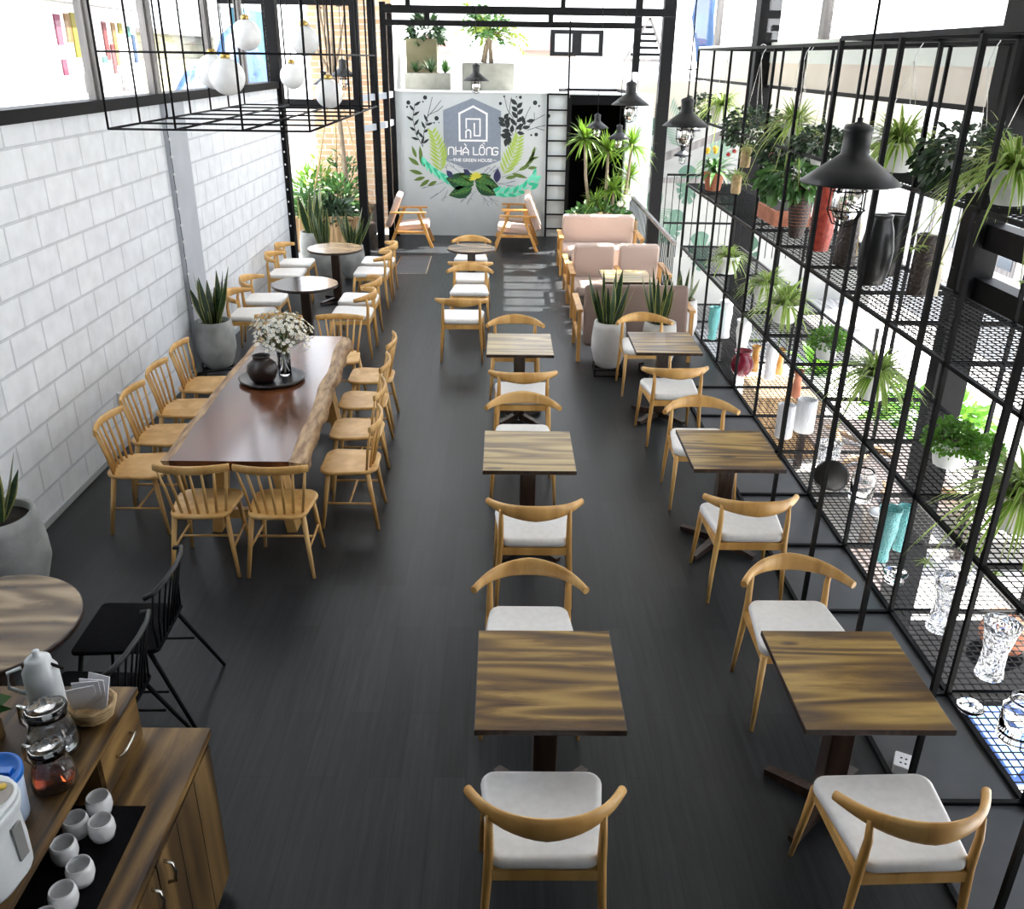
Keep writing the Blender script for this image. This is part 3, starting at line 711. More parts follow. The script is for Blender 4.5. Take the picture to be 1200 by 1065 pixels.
# things on the long table
t = thing('round_tray', 'dark round wooden tray on the long table under jar and flowers', 'tray', (-1.85, 6.74, .7515))
pr = [(0, 0), (.235, 0), (.255, .012), (.262, .030), (.252, .034), (.225, .016), (.18, .012), (0, .012)]
MB().lathe(pr, 40).build('plate', M['tray'], t)
t = tag(MB().lathe([(0, 0), (.075, 0), (.10, .035), (.122, .095), (.112, .145), (.078, .175), (.066, .182), (.066, .212), (.072, .218), (.062, .218), (.055, .20), (.055, .18), (0, .17)], 32).build('pottery_jar', M['jar'], None, (-1.90, 6.66, .7645)), 'dark brown squat pottery jar on the round tray', 'jar')
vz = thing('glass_vase', 'clear straight glass vase holding white flowers on the tray', 'vase', (-1.765, 6.83, .7645))
MB().lathe([(0, 0), (.052, 0), (.052, .20), (.048, .20), (.047, .018), (0, .018)], 28).build('vase_body', M['glass'], vz)
MB().lathe([(0, .0185), (.0465, .0185), (.0465, .11), (0, .11)], 28).build('water', M['water'], vz)
bq = thing('flower_bouquet', 'bushy bouquet of small white flowers standing in the glass vase', 'flowers', (-1.765, 6.83, .79))
st = MB(); fw = MB(); lf = MB(); rnd = random.Random(11)
for k in range(300):
    a = rnd.uniform(0, 2 * PI); rr = math.sqrt(rnd.random()) * .25; hh = .36 + .12 * (1 - (rr / .25) ** 2) + rnd.uniform(-.13, .04)
    tx, ty = rr * cos(a), rr * sin(a) * .9
    if k < 60: st.tube([(.02 * cos(a), .02 * sin(a), .02), (.03 * cos(a), .03 * sin(a), .2), (tx, ty, hh)], .0032, 4)
    c = Vector((tx, ty, hh)); nr = Vector((tx * 1.8, ty * 1.8, .35 + rnd.uniform(-.1, .1))).normalized()
    sd = nr.orthogonal().normalized(); s2 = nr.cross(sd)
    for q in range(6):
        b = 2 * PI * q / 6 + a; d = sd * cos(b) + s2 * sin(b)
        fw.leaf(c, d + nr * .35, nr, .020, .013, 0, .2)
    b0 = len(fw.v); fw.ell((c.x + nr.x * .003, c.y + nr.y * .003, c.z + nr.z * .003), (.0045, .0045, .0045), 6, 4, 1)
    if k % 2 == 0:
        d = Vector((tx, ty, .05)); lf.leaf((tx * .6, ty * .6, hh - .13), d + Vector((rnd.uniform(-.1, .1), rnd.uniform(-.1, .1), .08)), (0, 0, 1), .07, .014)
for k in range(5):
    a = rnd.uniform(0, 6.28)
    fw.ell((.045 * cos(a), .045 * sin(a), .165 + rnd.uniform(0, .04)), (.016, .016, .012), 8, 5)
st.build('stems', M['stem'], bq); fw.build('blossoms', [M['petal'], M['yell']], bq); lf.build('leaves', M['midleaf'], bq)

# ---------------------------------------------------------------- armchairs and sofas
def armchair(label, x, y, deg):
    t = thing('lounge_armchair', label, 'armchair', (x, y, 0), R(deg), 'pink cushioned armchairs by the mural')
    MB().slab(rrect(.54, .58, .05), .30, .42, .035, 4).build('seat_cushion', M['pink'], t, (0, .04, 0)).rotation_euler = (R(6), 0, 0)
    b = MB(); b.slab(rrect(.54, .60, .05), -.05, .06, .035, 4)
    o = b.build('back_cushion', M['pink'], t, (0, -.33, .63)); o.rotation_euler = (R(68), 0, 0)
    for s in (-1, 1):
        MB().bar((s * .33, .34, 0), (s * .33, .10, .60), .035, .05).build('leg', M['oak'], t)
        MB().bar((s * .33, -.42, 0), (s * .33, -.18, .60), .035, .05).build('leg', M['oak'], t)
        MB().bar((s * .33, -.40, .615), (s * .33, .24, .615), .065, .026).build('armrest', M['oak'], t)
        MB().bar((s * .33, -.31, .27), (s * .33, .24, .27), .03, .045).build('side_rail', M['oak'], t)
    MB().bar((-.33, .22, .28), (.33, .22, .28), .03, .045).build('cross_rail', M['oak'], t)
    MB().bar((-.33, -.28, .28), (.33, -.28, .28), .03, .045).build('cross_rail', M['oak'], t)
    return t
a1 = armchair('pink cushioned wooden armchair at the left of the mural, turned right', -1.62, 16.35, -88)
dup(a1, (.20, 16.10, 0), R(88), 'pink cushioned wooden armchair right of the mural, turned left, its twin behind')
dup(a1, (.22, 16.87, 0), R(90), 'second pink armchair by the mural wall, mostly hidden behind its twin')
def loveseat(label, x, y, deg, split, back):
    t = thing('loveseat', label, 'sofa', (x, y, 0), R(deg), 'pink two-seat sofas with wooden arms')
    W = 1.16
    MB().slab(rrect(W, .60, .05), .28, .42, .04, 4).build('seat_cushion', M['pink'], t, (0, .05, 0))
    if split:
        for s in (-1, 1):
            o = MB().slab(rrect(.55, .50, .05), -.06, .06, .035, 4).build('back_cushion', M['pink'], t, (s * .305, -.27, .62)); o.rotation_euler = (R(80), 0, 0)
    else:
        o = MB().slab(rrect(W, .68, .05), -.06, .06, .035, 4).build('back_cushion', back, t, (0, -.30, .52)); o.rotation_euler = (R(80), 0, 0)
    for s in (-1, 1):
        MB().bar((s * .63, .36, 0), (s * .63, .34, .57), .04, .05).build('leg', M['oak'], t)
        MB().bar((s * .63, -.36, 0), (s * .63, -.32, .57), .04, .05).build('leg', M['oak'], t)
        MB().bar((s * .63, -.36, .585), (s * .63, .40, .585), .07, .03).build('armrest', M['oak'], t)
        MB().bar((s * .63, -.34, .26), (s * .63, .34, .26), .03, .05).build('side_rail', M['oak'], t)
    if split: MB().bar((0, -.20, .575), (0, .12, .575), .06, .03).build('middle_armrest', M['oak'], t)
    return t
loveseat('taupe-backed sofa behind the two snake plant pots, its back to us', 1.50, 9.95, 0, False, M['brownf'])
loveseat('pink sofa with two separate backs facing us across the square table', 1.55, 11.78, 180, True, M['pink'])
loveseat('pink sofa hidden back to back behind the two-backed sofa, left arm showing', 1.55, 12.66, 0, False, M['pink']).scale = (1, 1, .86)
loveseat('sunlit wide pink sofa farthest back, in front of the tall leafy planter', 1.55, 14.28, 180, False, M['pink'])

# ---------------------------------------------------------------- black wire-back chairs
def wire_chair(label, x, y, deg):
    t = thing('black_chair', label, 'chair', (x, y, 0), R(deg), 'black metal chairs by the left round table')
    MB().slab(rrect(.44, .43, .03, 4, .01), .44, .462, .008, 2).build('seat', M['blackm'], t)
    MB().sweep([(-.24, -.20, .78), (-.22, -.245, .80), (-.12, -.275, .815), (0, -.285, .82), (.12, -.275, .815), (.22, -.245, .80), (.24, -.20, .78)], .012, 8).build('top_rail', M['shade'], t)
    for k in range(9):
        u = -1 + k / 4
        MB().tube([(.18 * u, -.205, .45), (.20 * u, -.235 + .03 * u * u, .60), (.22 * u, -.282 + .04 * u * u, .81)], .0055, 6).build('spindle', M['black'], t)
    for s in (-1, 1):
        MB().tube([(s * .27, -.36, 0), (s * .19, -.16, .44)], [.009, .013], 8).build('leg', M['black'], t)
        MB().tube([(s * .25, .25, 0), (s * .19, .17, .44)], [.009, .013], 8).build('leg', M['black'], t)
        MB().tube([(s * .225, -.235, .22), (s * .222, .215, .22)], .007, 6).build('stretcher', M['black'], t)
    return t
b1 = wire_chair('black spindle-back chair at the left round table, the one in full view', -1.90, 3.77, 92)
dup(b1, (-1.86, 3.19, 0), R(90), 'black spindle-back chair nearer us, mostly hidden by the napkin basket')
# ================================================================ PLANTS AND SIDEBOARD
def snake_foliage(n, h, spread, seed, r0=.05, w=.06):
    m = MB(); rnd = random.Random(seed)
    for k in range(n):
        a = 2 * PI * k / n + rnd.uniform(-.5, .5); lean = rnd.uniform(.05, spread)
        L = h * rnd.uniform(.6, 1.05); q = rnd.uniform(.2, 1) * r0
        d = Vector((cos(a) * lean, sin(a) * lean, 1)).normalized()
        up = Vector((cos(a + rnd.uniform(-1, 1)), sin(a + rnd.uniform(-1, 1)), 0))
        m.blade((q * cos(a), q * sin(a), 0), d, up, L, w * rnd.uniform(.8, 1.15), rnd.uniform(-.05, .10) * spread * 2, 7, (0, 1), .12, .16, .05, .45)
    return m
def round_pot(h, r, lip=.03, base=.72):
    return [(r * base * .85, 0), (r * base, .015), (r * (base + 1) / 2, h * .16), (r * 1.03, h * .42), (r * 1.02, h * .62), (r * .95, h * .88), (r * .90, h), (r * .90 - lip, h), (r * .90 - lip, h * .90), (0, h * .90)]
def snake_pot(label, x, y, h, r, ph, n, spread, seed, mat='conc', stand=None, group=None, z=0, w=.06):
    if stand:
        s = thing('pot_stand', stand, 'plant stand', (x, y, z), R(10 + seed * 13), 'black square pot stands')
        for a in range(4):
            q = PI / 4 + a * PI / 2; q2 = q + PI / 2; k = r * 1.12
            MB().bar((k * cos(q), k * sin(q), 0), (k * cos(q), k * sin(q), .085), .013).build('leg', M['black'], s)
            MB().bar((k * cos(q), k * sin(q), .078), (k * cos(q2), k * sin(q2), .078), .013).build('top_bar', M['black'], s)
            MB().bar((k * cos(q), k * sin(q), .012), (k * cos(q2), k * sin(q2), .012), .013).build('foot_bar', M['black'], s)
        for q in (0, 1): MB().bar((-r * .79 if q == 0 else 0, 0 if q == 0 else -r * .79, .078), (r * .79 if q == 0 else 0, 0 if q == 0 else r * .79, .078), .013).build('cross_bar', M['black'], s)
        z += .086
    t = thing('potted_snake_plant', label, 'potted plant', (x, y, z), 0, group)
    pr = round_pot(h, r)
    MB().lathe(pr, 32).build('pot', M[mat], t)
    MB().lathe([(0, h * .905), (r * .88, h * .915), (0, h * .93)], 20).build('soil', M['soil'], t)
    f = snake_foliage(n, ph, spread, seed, r * .5, w); o = f.build('foliage', [M['sneak'], M['sneaky']], t); o.location = (0, 0, h * .90)
    return t
SG = 'snake plants in concrete pots'
snake_pot('snake plant in a big grey concrete pot by the left wall column', -3.04, 9.05, .50, .20, .62, 11, .42, 1, 'conc', 'black square wire stand under the grey pot by the long table', SG, w=.09)
snake_pot('snake plant in a big grey pot cut off by the left picture edge', -3.0, 4.62, .56, .25, .55, 9, .5, 2, 'conc', 'black wire stand under the cut-off pot at the left edge', SG, w=.075)
snake_pot('snake plant in a tall grey pot in the corner where the white wall ends', -3.06, 14.46, .55, .225, .74, 9, .36, 3, 'conc', None, SG, w=.12)
snake_pot('left one of two grey-potted snake plants behind the farther round table', -2.72, 13.6, .50, .19, .66, 11, .45, 4, 'conc', None, SG, w=.08)
snake_pot('right one of two grey-potted snake plants behind the farther round table', -2.31, 13.6, .50, .19, .66, 12, .6, 5, 'conc', None, SG, w=.08)
snake_pot('left pale-potted snake plant behind the taupe-backed sofa, in full view', 1.16, 9.18, .50, .185, .62, 11, .40, 6, 'concl', 'black wire stand under the left pale pot by the taupe sofa', SG, w=.08)
snake_pot('right pale-potted snake plant behind the taupe sofa, half behind an elbow chair', 1.70, 9.17, .50, .185, .64, 12, .44, 7, 'concl', 'black wire stand under the right pale pot by the taupe sofa', SG, w=.08)
snake_pot('snake plant in a wide pale pot beside the far rack end', 2.12, 10.35, .55, .23, .5, 10, .45, 8, 'concl', None, SG)

def bushy(n, r, h, seed, L=.06, w=.03, droop=.0, mats=None):
    m = MB(); rnd = random.Random(seed)
    for k in range(n):
        th = rnd.uniform(0, 2 * PI); ph = math.acos(rnd.uniform(-.25 - droop, 1)); q = rnd.uniform(.5, 1)
        d = Vector((sin(ph) * cos(th), sin(ph) * sin(th), cos(ph)))
        p = Vector((d.x * r * q, d.y * r * q, d.z * h * q))
        dd = (d + Vector((rnd.uniform(-.5, .5), rnd.uniform(-.5, .5), rnd.uniform(-.5, .2) - droop))).normalized()
        m.leaf(p, dd, (rnd.uniform(-1, 1), rnd.uniform(-1.2, .6), rnd.uniform(.2, 1)), L * rnd.uniform(.7, 1.2), w * rnd.uniform(.8, 1.2), 0, .25)
    for k in range(10):
        th = rnd.uniform(0, 2 * PI)
        m.tube([(0, 0, -.02), (r * .4 * cos(th), r * .4 * sin(th), h * .3), (r * .75 * cos(th), r * .75 * sin(th), h * .35 * rnd.uniform(-.2, 1.5))], .003, 4, 1)
    return m
def spider(n, L, seed, w=.016, runners=0, lean=1.0, rl=.5):
    m = MB(); rnd = random.Random(seed)
    for k in range(n):
        a = 2 * PI * k * .618 + rnd.uniform(-.2, .2); el = rnd.uniform(.05, 1.25)
        d = Vector((cos(a) * cos(el) * lean, sin(a) * cos(el) * lean, sin(el)))
        LL = L * rnd.uniform(.65, 1.1)
        m.blade((.02 * cos(a), .02 * sin(a), 0), d, (0, 0, 1), LL, w * rnd.uniform(.8, 1.2), rnd.uniform(.45, 1.0) * (1.2 - .35 * el), 8, (0, 1), .17, .18, .05, .25)
    for k in range(runners):
        a = rnd.uniform(PI * .85, PI * 1.45)
        e = Vector((cos(a) * rl * .8, sin(a) * rl * .8, -rl * rnd.uniform(.5, 1)))
        m.tube([(0, 0, .02), (e.x * .35, e.y * .35, .08), (e.x * .75, e.y * .75, e.z * .4), tuple(e)], .003, 5, 1)
        for q in range(9):
            b = 2 * PI * q / 9
            m.blade(tuple(e), (cos(b), sin(b), .45), (0, 0, 1), .085, .010, .5, 4, (0, 1), .15, .15, .08, .3)
    return m
TAPER = lambda r, h, k=.78: [(r * k * .9, 0), (r * k, .006), (r, h * .94), (r * 1.05, h * .95), (r * 1.05, h), (r * .96, h), (r * .93, h * .88), (0, h * .88)]

# ---------------------------------------------------------------- sideboard in the lower left corner
sb = thing('wooden_sideboard', 'rustic brown wooden sideboard with doors and raised shelf, lower left corner', 'sideboard', (0, 0, 0))
X0, X1, Y0, Y1, ZT = -2.0, -1.10, .75, 2.64, .80
MB().box(X0, X1 - .02, Y0, Y1 - .02, .06, ZT - .035).build('carcass', M['cabv'], sb)
MB().box(X0, X1, Y0, Y1, ZT - .035, ZT).build('worktop', M['cab'], sb)
MB().box(X0 + .02, X1 - .06, Y0 + .02, Y1 - .06, 0, .06).build('plinth', M['ped'], sb)
for i, (ya, yb) in enumerate(((2.05, 2.60), (1.49, 2.04), (.93, 1.48))):
    d = MB().box(X1 - .02, X1 + .002, ya, yb, .08, ZT - .045)
    for q in (1, 2): d.box(X1 + .001, X1 + .0035, ya + (yb - ya) * q / 3 - .002, ya + (yb - ya) * q / 3 + .002, .09, ZT - .05, 1)
    o = d.build('door', [M['cabv'], M['ped']], sb)
    yh = ya + .05 if i == 0 else yb - .05
    h = MB().tube([(X1, yh, .62), (X1 + .028, yh, .63), (X1 + .034, yh, .67), (X1 + .028, yh, .71), (X1, yh, .72)], .006, 8)
    h.build('handle', M['chrome'], o)
# raised shelf part with drawer box
SX = -1.335
MB().box(X0, SX, Y0, 2.62, .985, 1.01).build('upper_shelf', M['cab'], sb)
MB().box(X0, SX - .015, 2.28, 2.60, ZT, .985).build('drawer_box', M['cabv'], sb)
o = MB().box(SX - .015, SX - .002, 2.285, 2.595, ZT + .01, .98).build('drawer', M['cab'], sb)
MB().tube([(SX, 2.38, .90), (SX + .022, 2.385, .905), (SX + .03, 2.44, .915), (SX + .022, 2.495, .905), (SX, 2.50, .90)], .006, 8).build('handle', M['chrome'], o)
MB().box(X0, X0 + .03, Y0, 2.28, ZT, .985).build('back_panel', M['cabv'], sb)
MB().box(X0, SX - .01, Y0, Y0 + .03, ZT, .985).build('end_panel', M['cabv'], sb)
tag(MB().slab([(-1.72, .80), (-1.20, .80), (-1.20, 2.25), (-1.72, 2.25)], 0, .006, .002, 1, 0, smooth=False).build('black_mat', M['blackm'], None, (0, 0, ZT + .0005)), 'black rubber mat under the white cups on the sideboard', 'mat')
# cups on the mat, tilted stacks
cup0 = None
def cup(label, x, y, z, tilt, dirn):
    global cup0
    pr = [(0, 0), (.024, 0), (.034, .008), (.042, .035), (.041, .060), (.036, .078), (.033, .078), (.037, .058), (.037, .035), (.028, .012), (0, .010)]
    if cup0 is None:
        t = MB().lathe(pr, 28).build('ceramic_cup', M['ceram']); cup0 = t
        tag(t, label, 'cup', 'white handleless cups on the sideboard')
    else:
        t = cup0.copy(); COL.objects.link(t); t['label'] = label
    t.location = (x, y, z); t.rotation_euler = (0, 0, 0)
    return t
ZM = ZT + .0070
CUPS = [('white cup farthest along the mat, beside the drawer', -1.335, 2.215), ('white cup standing forward on the mat, second from the drawer end', -1.285, 2.115),
        ('white cup half under the shelf edge, behind the forward second cup', -1.372, 2.125), ('white cup mostly under the shelf, midway along the row', -1.365, 2.025),
        ('white cup standing forward on the mat, midway along the row', -1.280, 1.945), ('white cup near the lower picture edge, next after the middle forward cup', -1.290, 1.855),
        ('white cup nearest the hot water pot, cut by the bottom edge', -1.300, 1.765)]
for lab, x, y in CUPS: cup(lab, x, y, ZM, 0, 0)
ZS = 1.0105
# thermos
t = thing('white_flask', 'tall white enamel flask at the far end of the sideboard shelf', 'flask', (-1.60, 2.50, ZS))
MB().lathe([(0, 0), (.058, 0), (.060, .01), (.058, .17), (.044, .195), (.042, .215), (.030, .225), (.012, .232), (.012, .25), (0, .252)], 28).build('flask_body', M['thermo'], t)
MB().tube([(-.045, -.03, .20), (-.085, -.045, .19), (-.09, -.05, .13), (-.052, -.03, .09)], .007, 8).build('handle', M['thermo'], t)
MB().bar((.03, .0, .20), (.085, .0, .175), .008).build('spout_lever', M['black'], t)
# wicker basket with napkins
t = thing('wicker_basket', 'small round wicker basket on the sideboard shelf holding napkins', 'basket', (-1.425, 2.462, ZS))
wb = MB(); wb.lathe([(0, 0), (.058, 0), (.070, .035), (.078, .065), (.072, .065), (.064, .035), (.052, .008), (0, .008)], 28)
wb.build('basket_body', M['wicker'], t)
for k in range(4):
    pts = [((.061 + .0052 * k) * cos(a) * (1 + .02 * cos(10 * a)), (.061 + .0052 * k) * sin(a) * (1 + .02 * cos(10 * a)), .010 + k * .016) for a in [2 * PI * i / 36 for i in range(36)]]
    MB().tube(pts, .0065, 6, 0, True).build('woven_band', M['wicker'], t)
m = MB()
for k, (ry, tz, dx) in enumerate(((12, 20, -.02), (4, 8, -.005), (-4, -6, .008), (-14, -18, .02))):
    rot = Matrix.Rotation(R(tz), 4, 'Z') @ Matrix.Rotation(R(ry * 1.5), 4, 'X')
    m.cbox((dx, -.012 + k * .010, .088 + .006 * (k % 2)), (.088, .004, .12), rot)
t = tag(m.build('paper_napkins', M['napk'], None, (-1.425, 2.462, ZS)), 'folded white paper napkins standing in the wicker basket', 'napkins')
# pitchers
def pitcher(label, x, y, sc, liquid, lh):
    t = thing('glass_pitcher', label, 'pitcher', (x, y, ZS))
    P = [(0, 0), (.070, 0), (.082, .012), (.080, .05), (.066, .105), (.058, .135), (.064, .165), (.066, .17), (.062, .17), (.054, .135), (.062, .105), (.075, .05), (.076, .016), (.066, .006), (0, .006)]
    MB().lathe([(r * sc, z * sc) for r, z in P], 32).build('jug_body', M['glass'], t)
    if liquid: MB().lathe([(0, .0065 * sc), (.0655 * sc, .0065 * sc), (.0755 * sc, .0165 * sc), (.0745 * sc, .05 * sc), (.0655 * sc, lh * sc), (0, lh * sc)], 32).build('liquid', M[liquid], t)
    MB().tube([(-.060 * sc, .02 * sc, .15 * sc), (-.11 * sc, .035 * sc, .15 * sc), (-.115 * sc, .037 * sc, .08 * sc), (-.08 * sc, .026 * sc, .05 * sc)], .008 * sc, 8).build('handle', M['glass'], t)
    MB().lathe([(0, .168 * sc), (.06 * sc, .168 * sc), (.064 * sc, .176 * sc), (.05 * sc, .184 * sc), (.03 * sc, .19 * sc), (.014 * sc, .20 * sc), (.014 * sc, .212 * sc), (0, .215 * sc)], 28).build('lid', M['glass'], t)
pitcher('large clear glass pitcher of water on the sideboard shelf', -1.485, 2.297, 1.0, 'water', .095)
pitcher('smaller glass pitcher of red tea beside the water pitcher', -1.415, 2.147, .84, 'tea', .085)
# blue lidded jug
t = thing('blue_lidded_jug', 'pale blue plastic jug with bright blue lid, behind the hot water pot', 'jug', (-1.505, 2.005, ZS))
MB().lathe([(0, 0), (.070, 0), (.078, .16), (.072, .165), (0, .165)], 32).build('jug_body', M['ltblue'], t)
MB().lathe([(.080, .155), (.083, .158), (.083, .182), (.075, .186), (.070, .180), (0, .178)], 32).build('lid', M['blue'], t)
MB().box(-.06, .06, -.012, .012, .178, .192).build('lid_grip', M['blue'], t)
# electric hot water pot
t = thing('hot_water_pot', 'white electric hot water pot with taupe control panel, left edge', 'electric pot', (-1.430, 1.785, ZS), R(-8))
k = MB(); k.loft([[(x * s, y * s, z) for x, y in rrect(.19, .235, .085, 6)] for s, z in ((.93, 0), (.98, .012), (1, .10), (.97, .19), (1.06, .225), (1.09, .24), (1.08, .255))])
k.build('pot_body', M['thermo'], t)
MB().slab(rrect(.20, .245, .09, 6), .255, .275, .01, 3).build('lid', M['thermo'], t)
p = MB(); p.slab(rrect(.125, .10, .045, 6, 0, .028, .045), .2745, .2785, .002, 1); p.build('control_panel', M['grpan'], t)
for x in (.010, .048): MB().lathe([(0, 0), (.013, 0), (.013, .003), (0, .003)], 16, 0, (x, .073, .278)).build('button', M['gold'], t)
MB().box(.0, .055, .030, .052, .278, .280).build('display', M['lcd'], t)
MB().box(-.085, -.015, -.09, .06, .275, .281).build('lid_latch', M['thermo'], t)
MB().cbox((.098, .03, .13), (.006, .035, .12)).build('level_gauge', M['lcd'], t)
# lilac grey metal box in the corner
t = thing('toaster_oven', 'lilac-grey boxy appliance at the very bottom left corner', 'appliance', (-1.47, 1.52, ZS))
MB().slab([(-.17, -.20), (.13, -.20), (.13, .12), (-.17, .12)], 0, .19, .008, 2, smooth=False).build('appliance_body', M['lilac'], t)
MB().box(-.14, .04, -.17, .06, .188, .1915).build('top_recess', M['blackm'], t)
for i in range(3): MB().box(.06, .115, -.12 + i * .07, -.09 + i * .07, .188, .1912).build('vent_slot', M['blackm'], t)
# small green plant box behind the jugs
t = thing('green_plant_box', 'leafy green plant in a wooden box at the left edge behind the jugs', 'potted plant', (-1.80, 2.28, ZS))
MB().box(-.11, .11, -.09, .09, 0, .07).build('box', M['cabv'], t)
bushy(70, .12, .10, 21, .085, .06).build('foliage', [M['midleaf'], M['stem']], t).location = (0, 0, .125)
# ================================================================ WIRE RACK AND ITS CONTENTS
rk = thing('steel_wire_rack', 'tall black steel wire rack with mesh shelves along the right side', 'shelving rack', (0, 0, 0))
XA, XB, XC = 1.89, 2.45, 3.26
LV = [0.0, .82, 1.64, 2.46, 3.27]
YB = [2.30, 3.05, 3.82, 4.60, 5.42, 6.22, 7.05, 7.90, 8.72, 9.55, 10.40, 11.25, 12.15]
T = .024
for y in YB:
    MB().box(XB - T / 2, XB + T / 2, y - T / 2, y + T / 2, -.0, LV[4]).build('post', M['black'], rk)
    MB().box(XC - T / 2, XC + T / 2, y - T / 2, y + T / 2, -.0, LV[4]).build('post', M['black'], rk)
for z in LV:
    for x in (XB, XC):
        zz = z + (.013 if z == 0 else 0)
        MB().box(x - T / 2, x + T / 2, YB[0], YB[-1], zz - T / 2, zz + T / 2).build('rail', M['black'], rk)
for z in LV:
    for y in YB:
        if z == LV[3] and y > 6.5: continue
        zz = z + (.013 if z == 0 else 0)
        MB().box(XB, XC, y - T / 2 * .9, y + T / 2 * .9, zz - T / 2 * .9, zz + T / 2 * .9).build('cross_bar', M['black'], rk)
# outer cage in front of the near half
for y in YB[:5]:
    MB().box(XA - T / 2, XA + T / 2, y - T / 2, y + T / 2, .002, LV[4]).build('post', M['black'], rk)
    MB().box(XA, XB, y - T / 2, y + T / 2, .002, .024).build('cross_bar', M['black'], rk)
    MB().box(XA, XB, y - T / 2, y + T / 2, LV[4] - T / 2, LV[4] + T / 2).build('cross_bar', M['black'], rk)
for y in YB[5:9]:
    MB().box(XA, XB, y - T / 2, y + T / 2, .002, .024).build('cross_bar', M['black'], rk)
MB().box(XA - T / 2, XA + T / 2, YB[0], YB[8], .002, .024).build('rail', M['black'], rk)
MB().box(XA - T / 2, XA + T / 2, YB[0], YB[4], LV[4] - T / 2, LV[4] + T / 2).build('rail', M['black'], rk)
def mesh_panel(x0, x1, y0, y1, z, step=.05, r=.0027):
    m = MB()
    n = int(round((x1 - x0) / step)); k = int(round((y1 - y0) / step))
    for i in range(n + 1):
        x = x0 + (x1 - x0) * i / n; m.box(x - r, x + r, y0, y1, z - r, z + r)
    for i in range(k + 1):
        y = y0 + (y1 - y0) * i / k; m.box(x0, x1, y - r, y + r, z + r, z + 3 * r)
    return m
pm = {}
for li, z in enumerate(LV[:4]):
    for a, b in zip(YB, YB[1:]):
        if li == 3 and b > 6.6: continue
        mesh_panel(XB + .014, XC - .014, a + .012, b - .012, z + (.022 if li == 0 else .008)).build('mesh_shelf', M['black'], rk)
# grey floor plates under the cage
for i, (a, b) in enumerate(zip(YB, YB[1:9])):
    struct(MB().box(XA + .015, XB - .015, a + .014, b - .014, 0.0, .006).build('floor_plate_trim_%d' % (i + 1), M['plate']))
t = thing('power_strip', 'white socket block on the floor at the foot of a rack post', 'power strip', (1.970, 3.27, .0065), R(-28))
MB().slab(rrect(.085, .11, .01, 3), 0, .055, .006, 2, smooth=False).build('socket_body', M['ceram'], t)
for i in range(2): MB().box(-.016, -.006, -.03 + i * .035, -.02 + i * .035, .054, .0555).box(.006, .016, -.03 + i * .035, -.02 + i * .035, .054, .0555).build('socket', M['blackm'], t)

Z1, Z2 = LV[2] + .0175, LV[1] + .0175
Z0 = .0312
# ---------------------------------------------------------------- hanging baskets on hooks
def hanger(t, zr, yoff=0):
    # hook and wires from the top rail down to a pot rim (in the thing's own space)
    MB().tube([(.0, 0, zr - .12), (.012, 0, zr - .06), (.035, 0, zr - .02), (.03, 0, zr + .016), (0, 0, zr + .026), (-.022, 0, zr + .012)], .0035, 6).build('hook', M['ceram'], t)
def hang_plant(label, x, y, zp, kind, r, h, seed, group='hanging plants along the top of the rack', potmat='potw', hooked=True, **kw):
    q = 2.65 / x; x, y, zp = 2.65, y * q, 3.145 - (3.145 - zp) * q      # hang it clear of the front rails, inside the rack
    if y < 6.6: zp = LV[3] + .0175
    t = thing('hanging_plant', label, 'hanging plant', (x, y, zp), 0, group)
    MB().lathe(TAPER(r, h, .62), 24).build('pot', M[potmat], t)
    MB().lathe([(0, h * .885), (r * .92, h * .885), (0, h * .9)], 16).build('soil', M['soil'], t)
    if kind == 'spider':
        o = spider(int(kw.get('n', 90) * 1.6), kw.get('L', .34) * 1.12, seed, kw.get('w', .018) * 1.35, kw.get('runners', 0), 1, kw.get('rl', .5)).build('foliage', [M['spid'], M['spidy']], t)
    else:
        o = bushy(int(kw.get('n', 320) * 1.7), kw.get('L', .24) * 1.1, kw.get('H', .20), seed, kw.get('ls', .07), kw.get('lw', .035), kw.get('droop', .35)).build('foliage', [M[kw.get('mat', 'dkleaf')], M['stem']], t)
    o.location = (0, 0, h * .93)
    if hooked:
        zr = LV[4] + .013 - zp
        hanger(t, zr)
        for q in range(3):
            a = 2 * PI * q / 3 + .4
            MB().tube([(r * cos(a), r * sin(a), h), (0, 0, zr - .12)], .0018, 5).build('hanging_wire', M['chrome'], t)
    return t
f = hang_plant('big striped spider plant in a hanging white pot, just right of the large pendant', XB + .02, 5.78, 2.50, 'spider', .145, .19, 31, n=120, L=.42)
f = hang_plant('dark trailing plant in a hanging white pot, near the big black column', XB + .04, 4.92, 2.46, 'bush', .125, .18, 32, n=520, L=.27, H=.20, ls=.065, lw=.032, droop=.6)
f = hang_plant('striped spider plant with long runners cut by the right picture edge', XB - .02, 4.34, 2.44, 'spider', .13, .18, 33, n=110, L=.42, runners=4, rl=.55)
f = hang_plant('dark leafy plant in a hanging white pot, left behind the large pendant cord', XB + .02, 7.15, 2.42, 'bush', .13, .17, 34, n=300, L=.23, H=.16, ls=.055)
f = hang_plant('yellowish spider plant in a hanging pale pot with leaves trailing to the left', XB + .0, 7.85, 2.50, 'spider', .13, .18, 35, n=100, L=.40, runners=3, rl=.6)
f = hang_plant('dark bushy hanging plant with a pink and red flower under the spider plant', XB + .12, 8.35, 2.28, 'bush', .12, .16, 36, n=480, L=.27, H=.24, ls=.06, droop=.5)
MB().ell((-.16, -.06, .10), (.035, .02, .035), 10, 6).build('flower', M['pnk'], f); MB().ell((-.15, -.08, .055), (.02, .02, .04), 8, 6).build('flower', M['red'], f)
f = hang_plant('dark hanging plant with small red flowers, third from the far end of the rack', XB + .05, 9.35, 2.38, 'bush', .12, .16, 37, n=460, L=.29, H=.24, ls=.065, droop=.4)
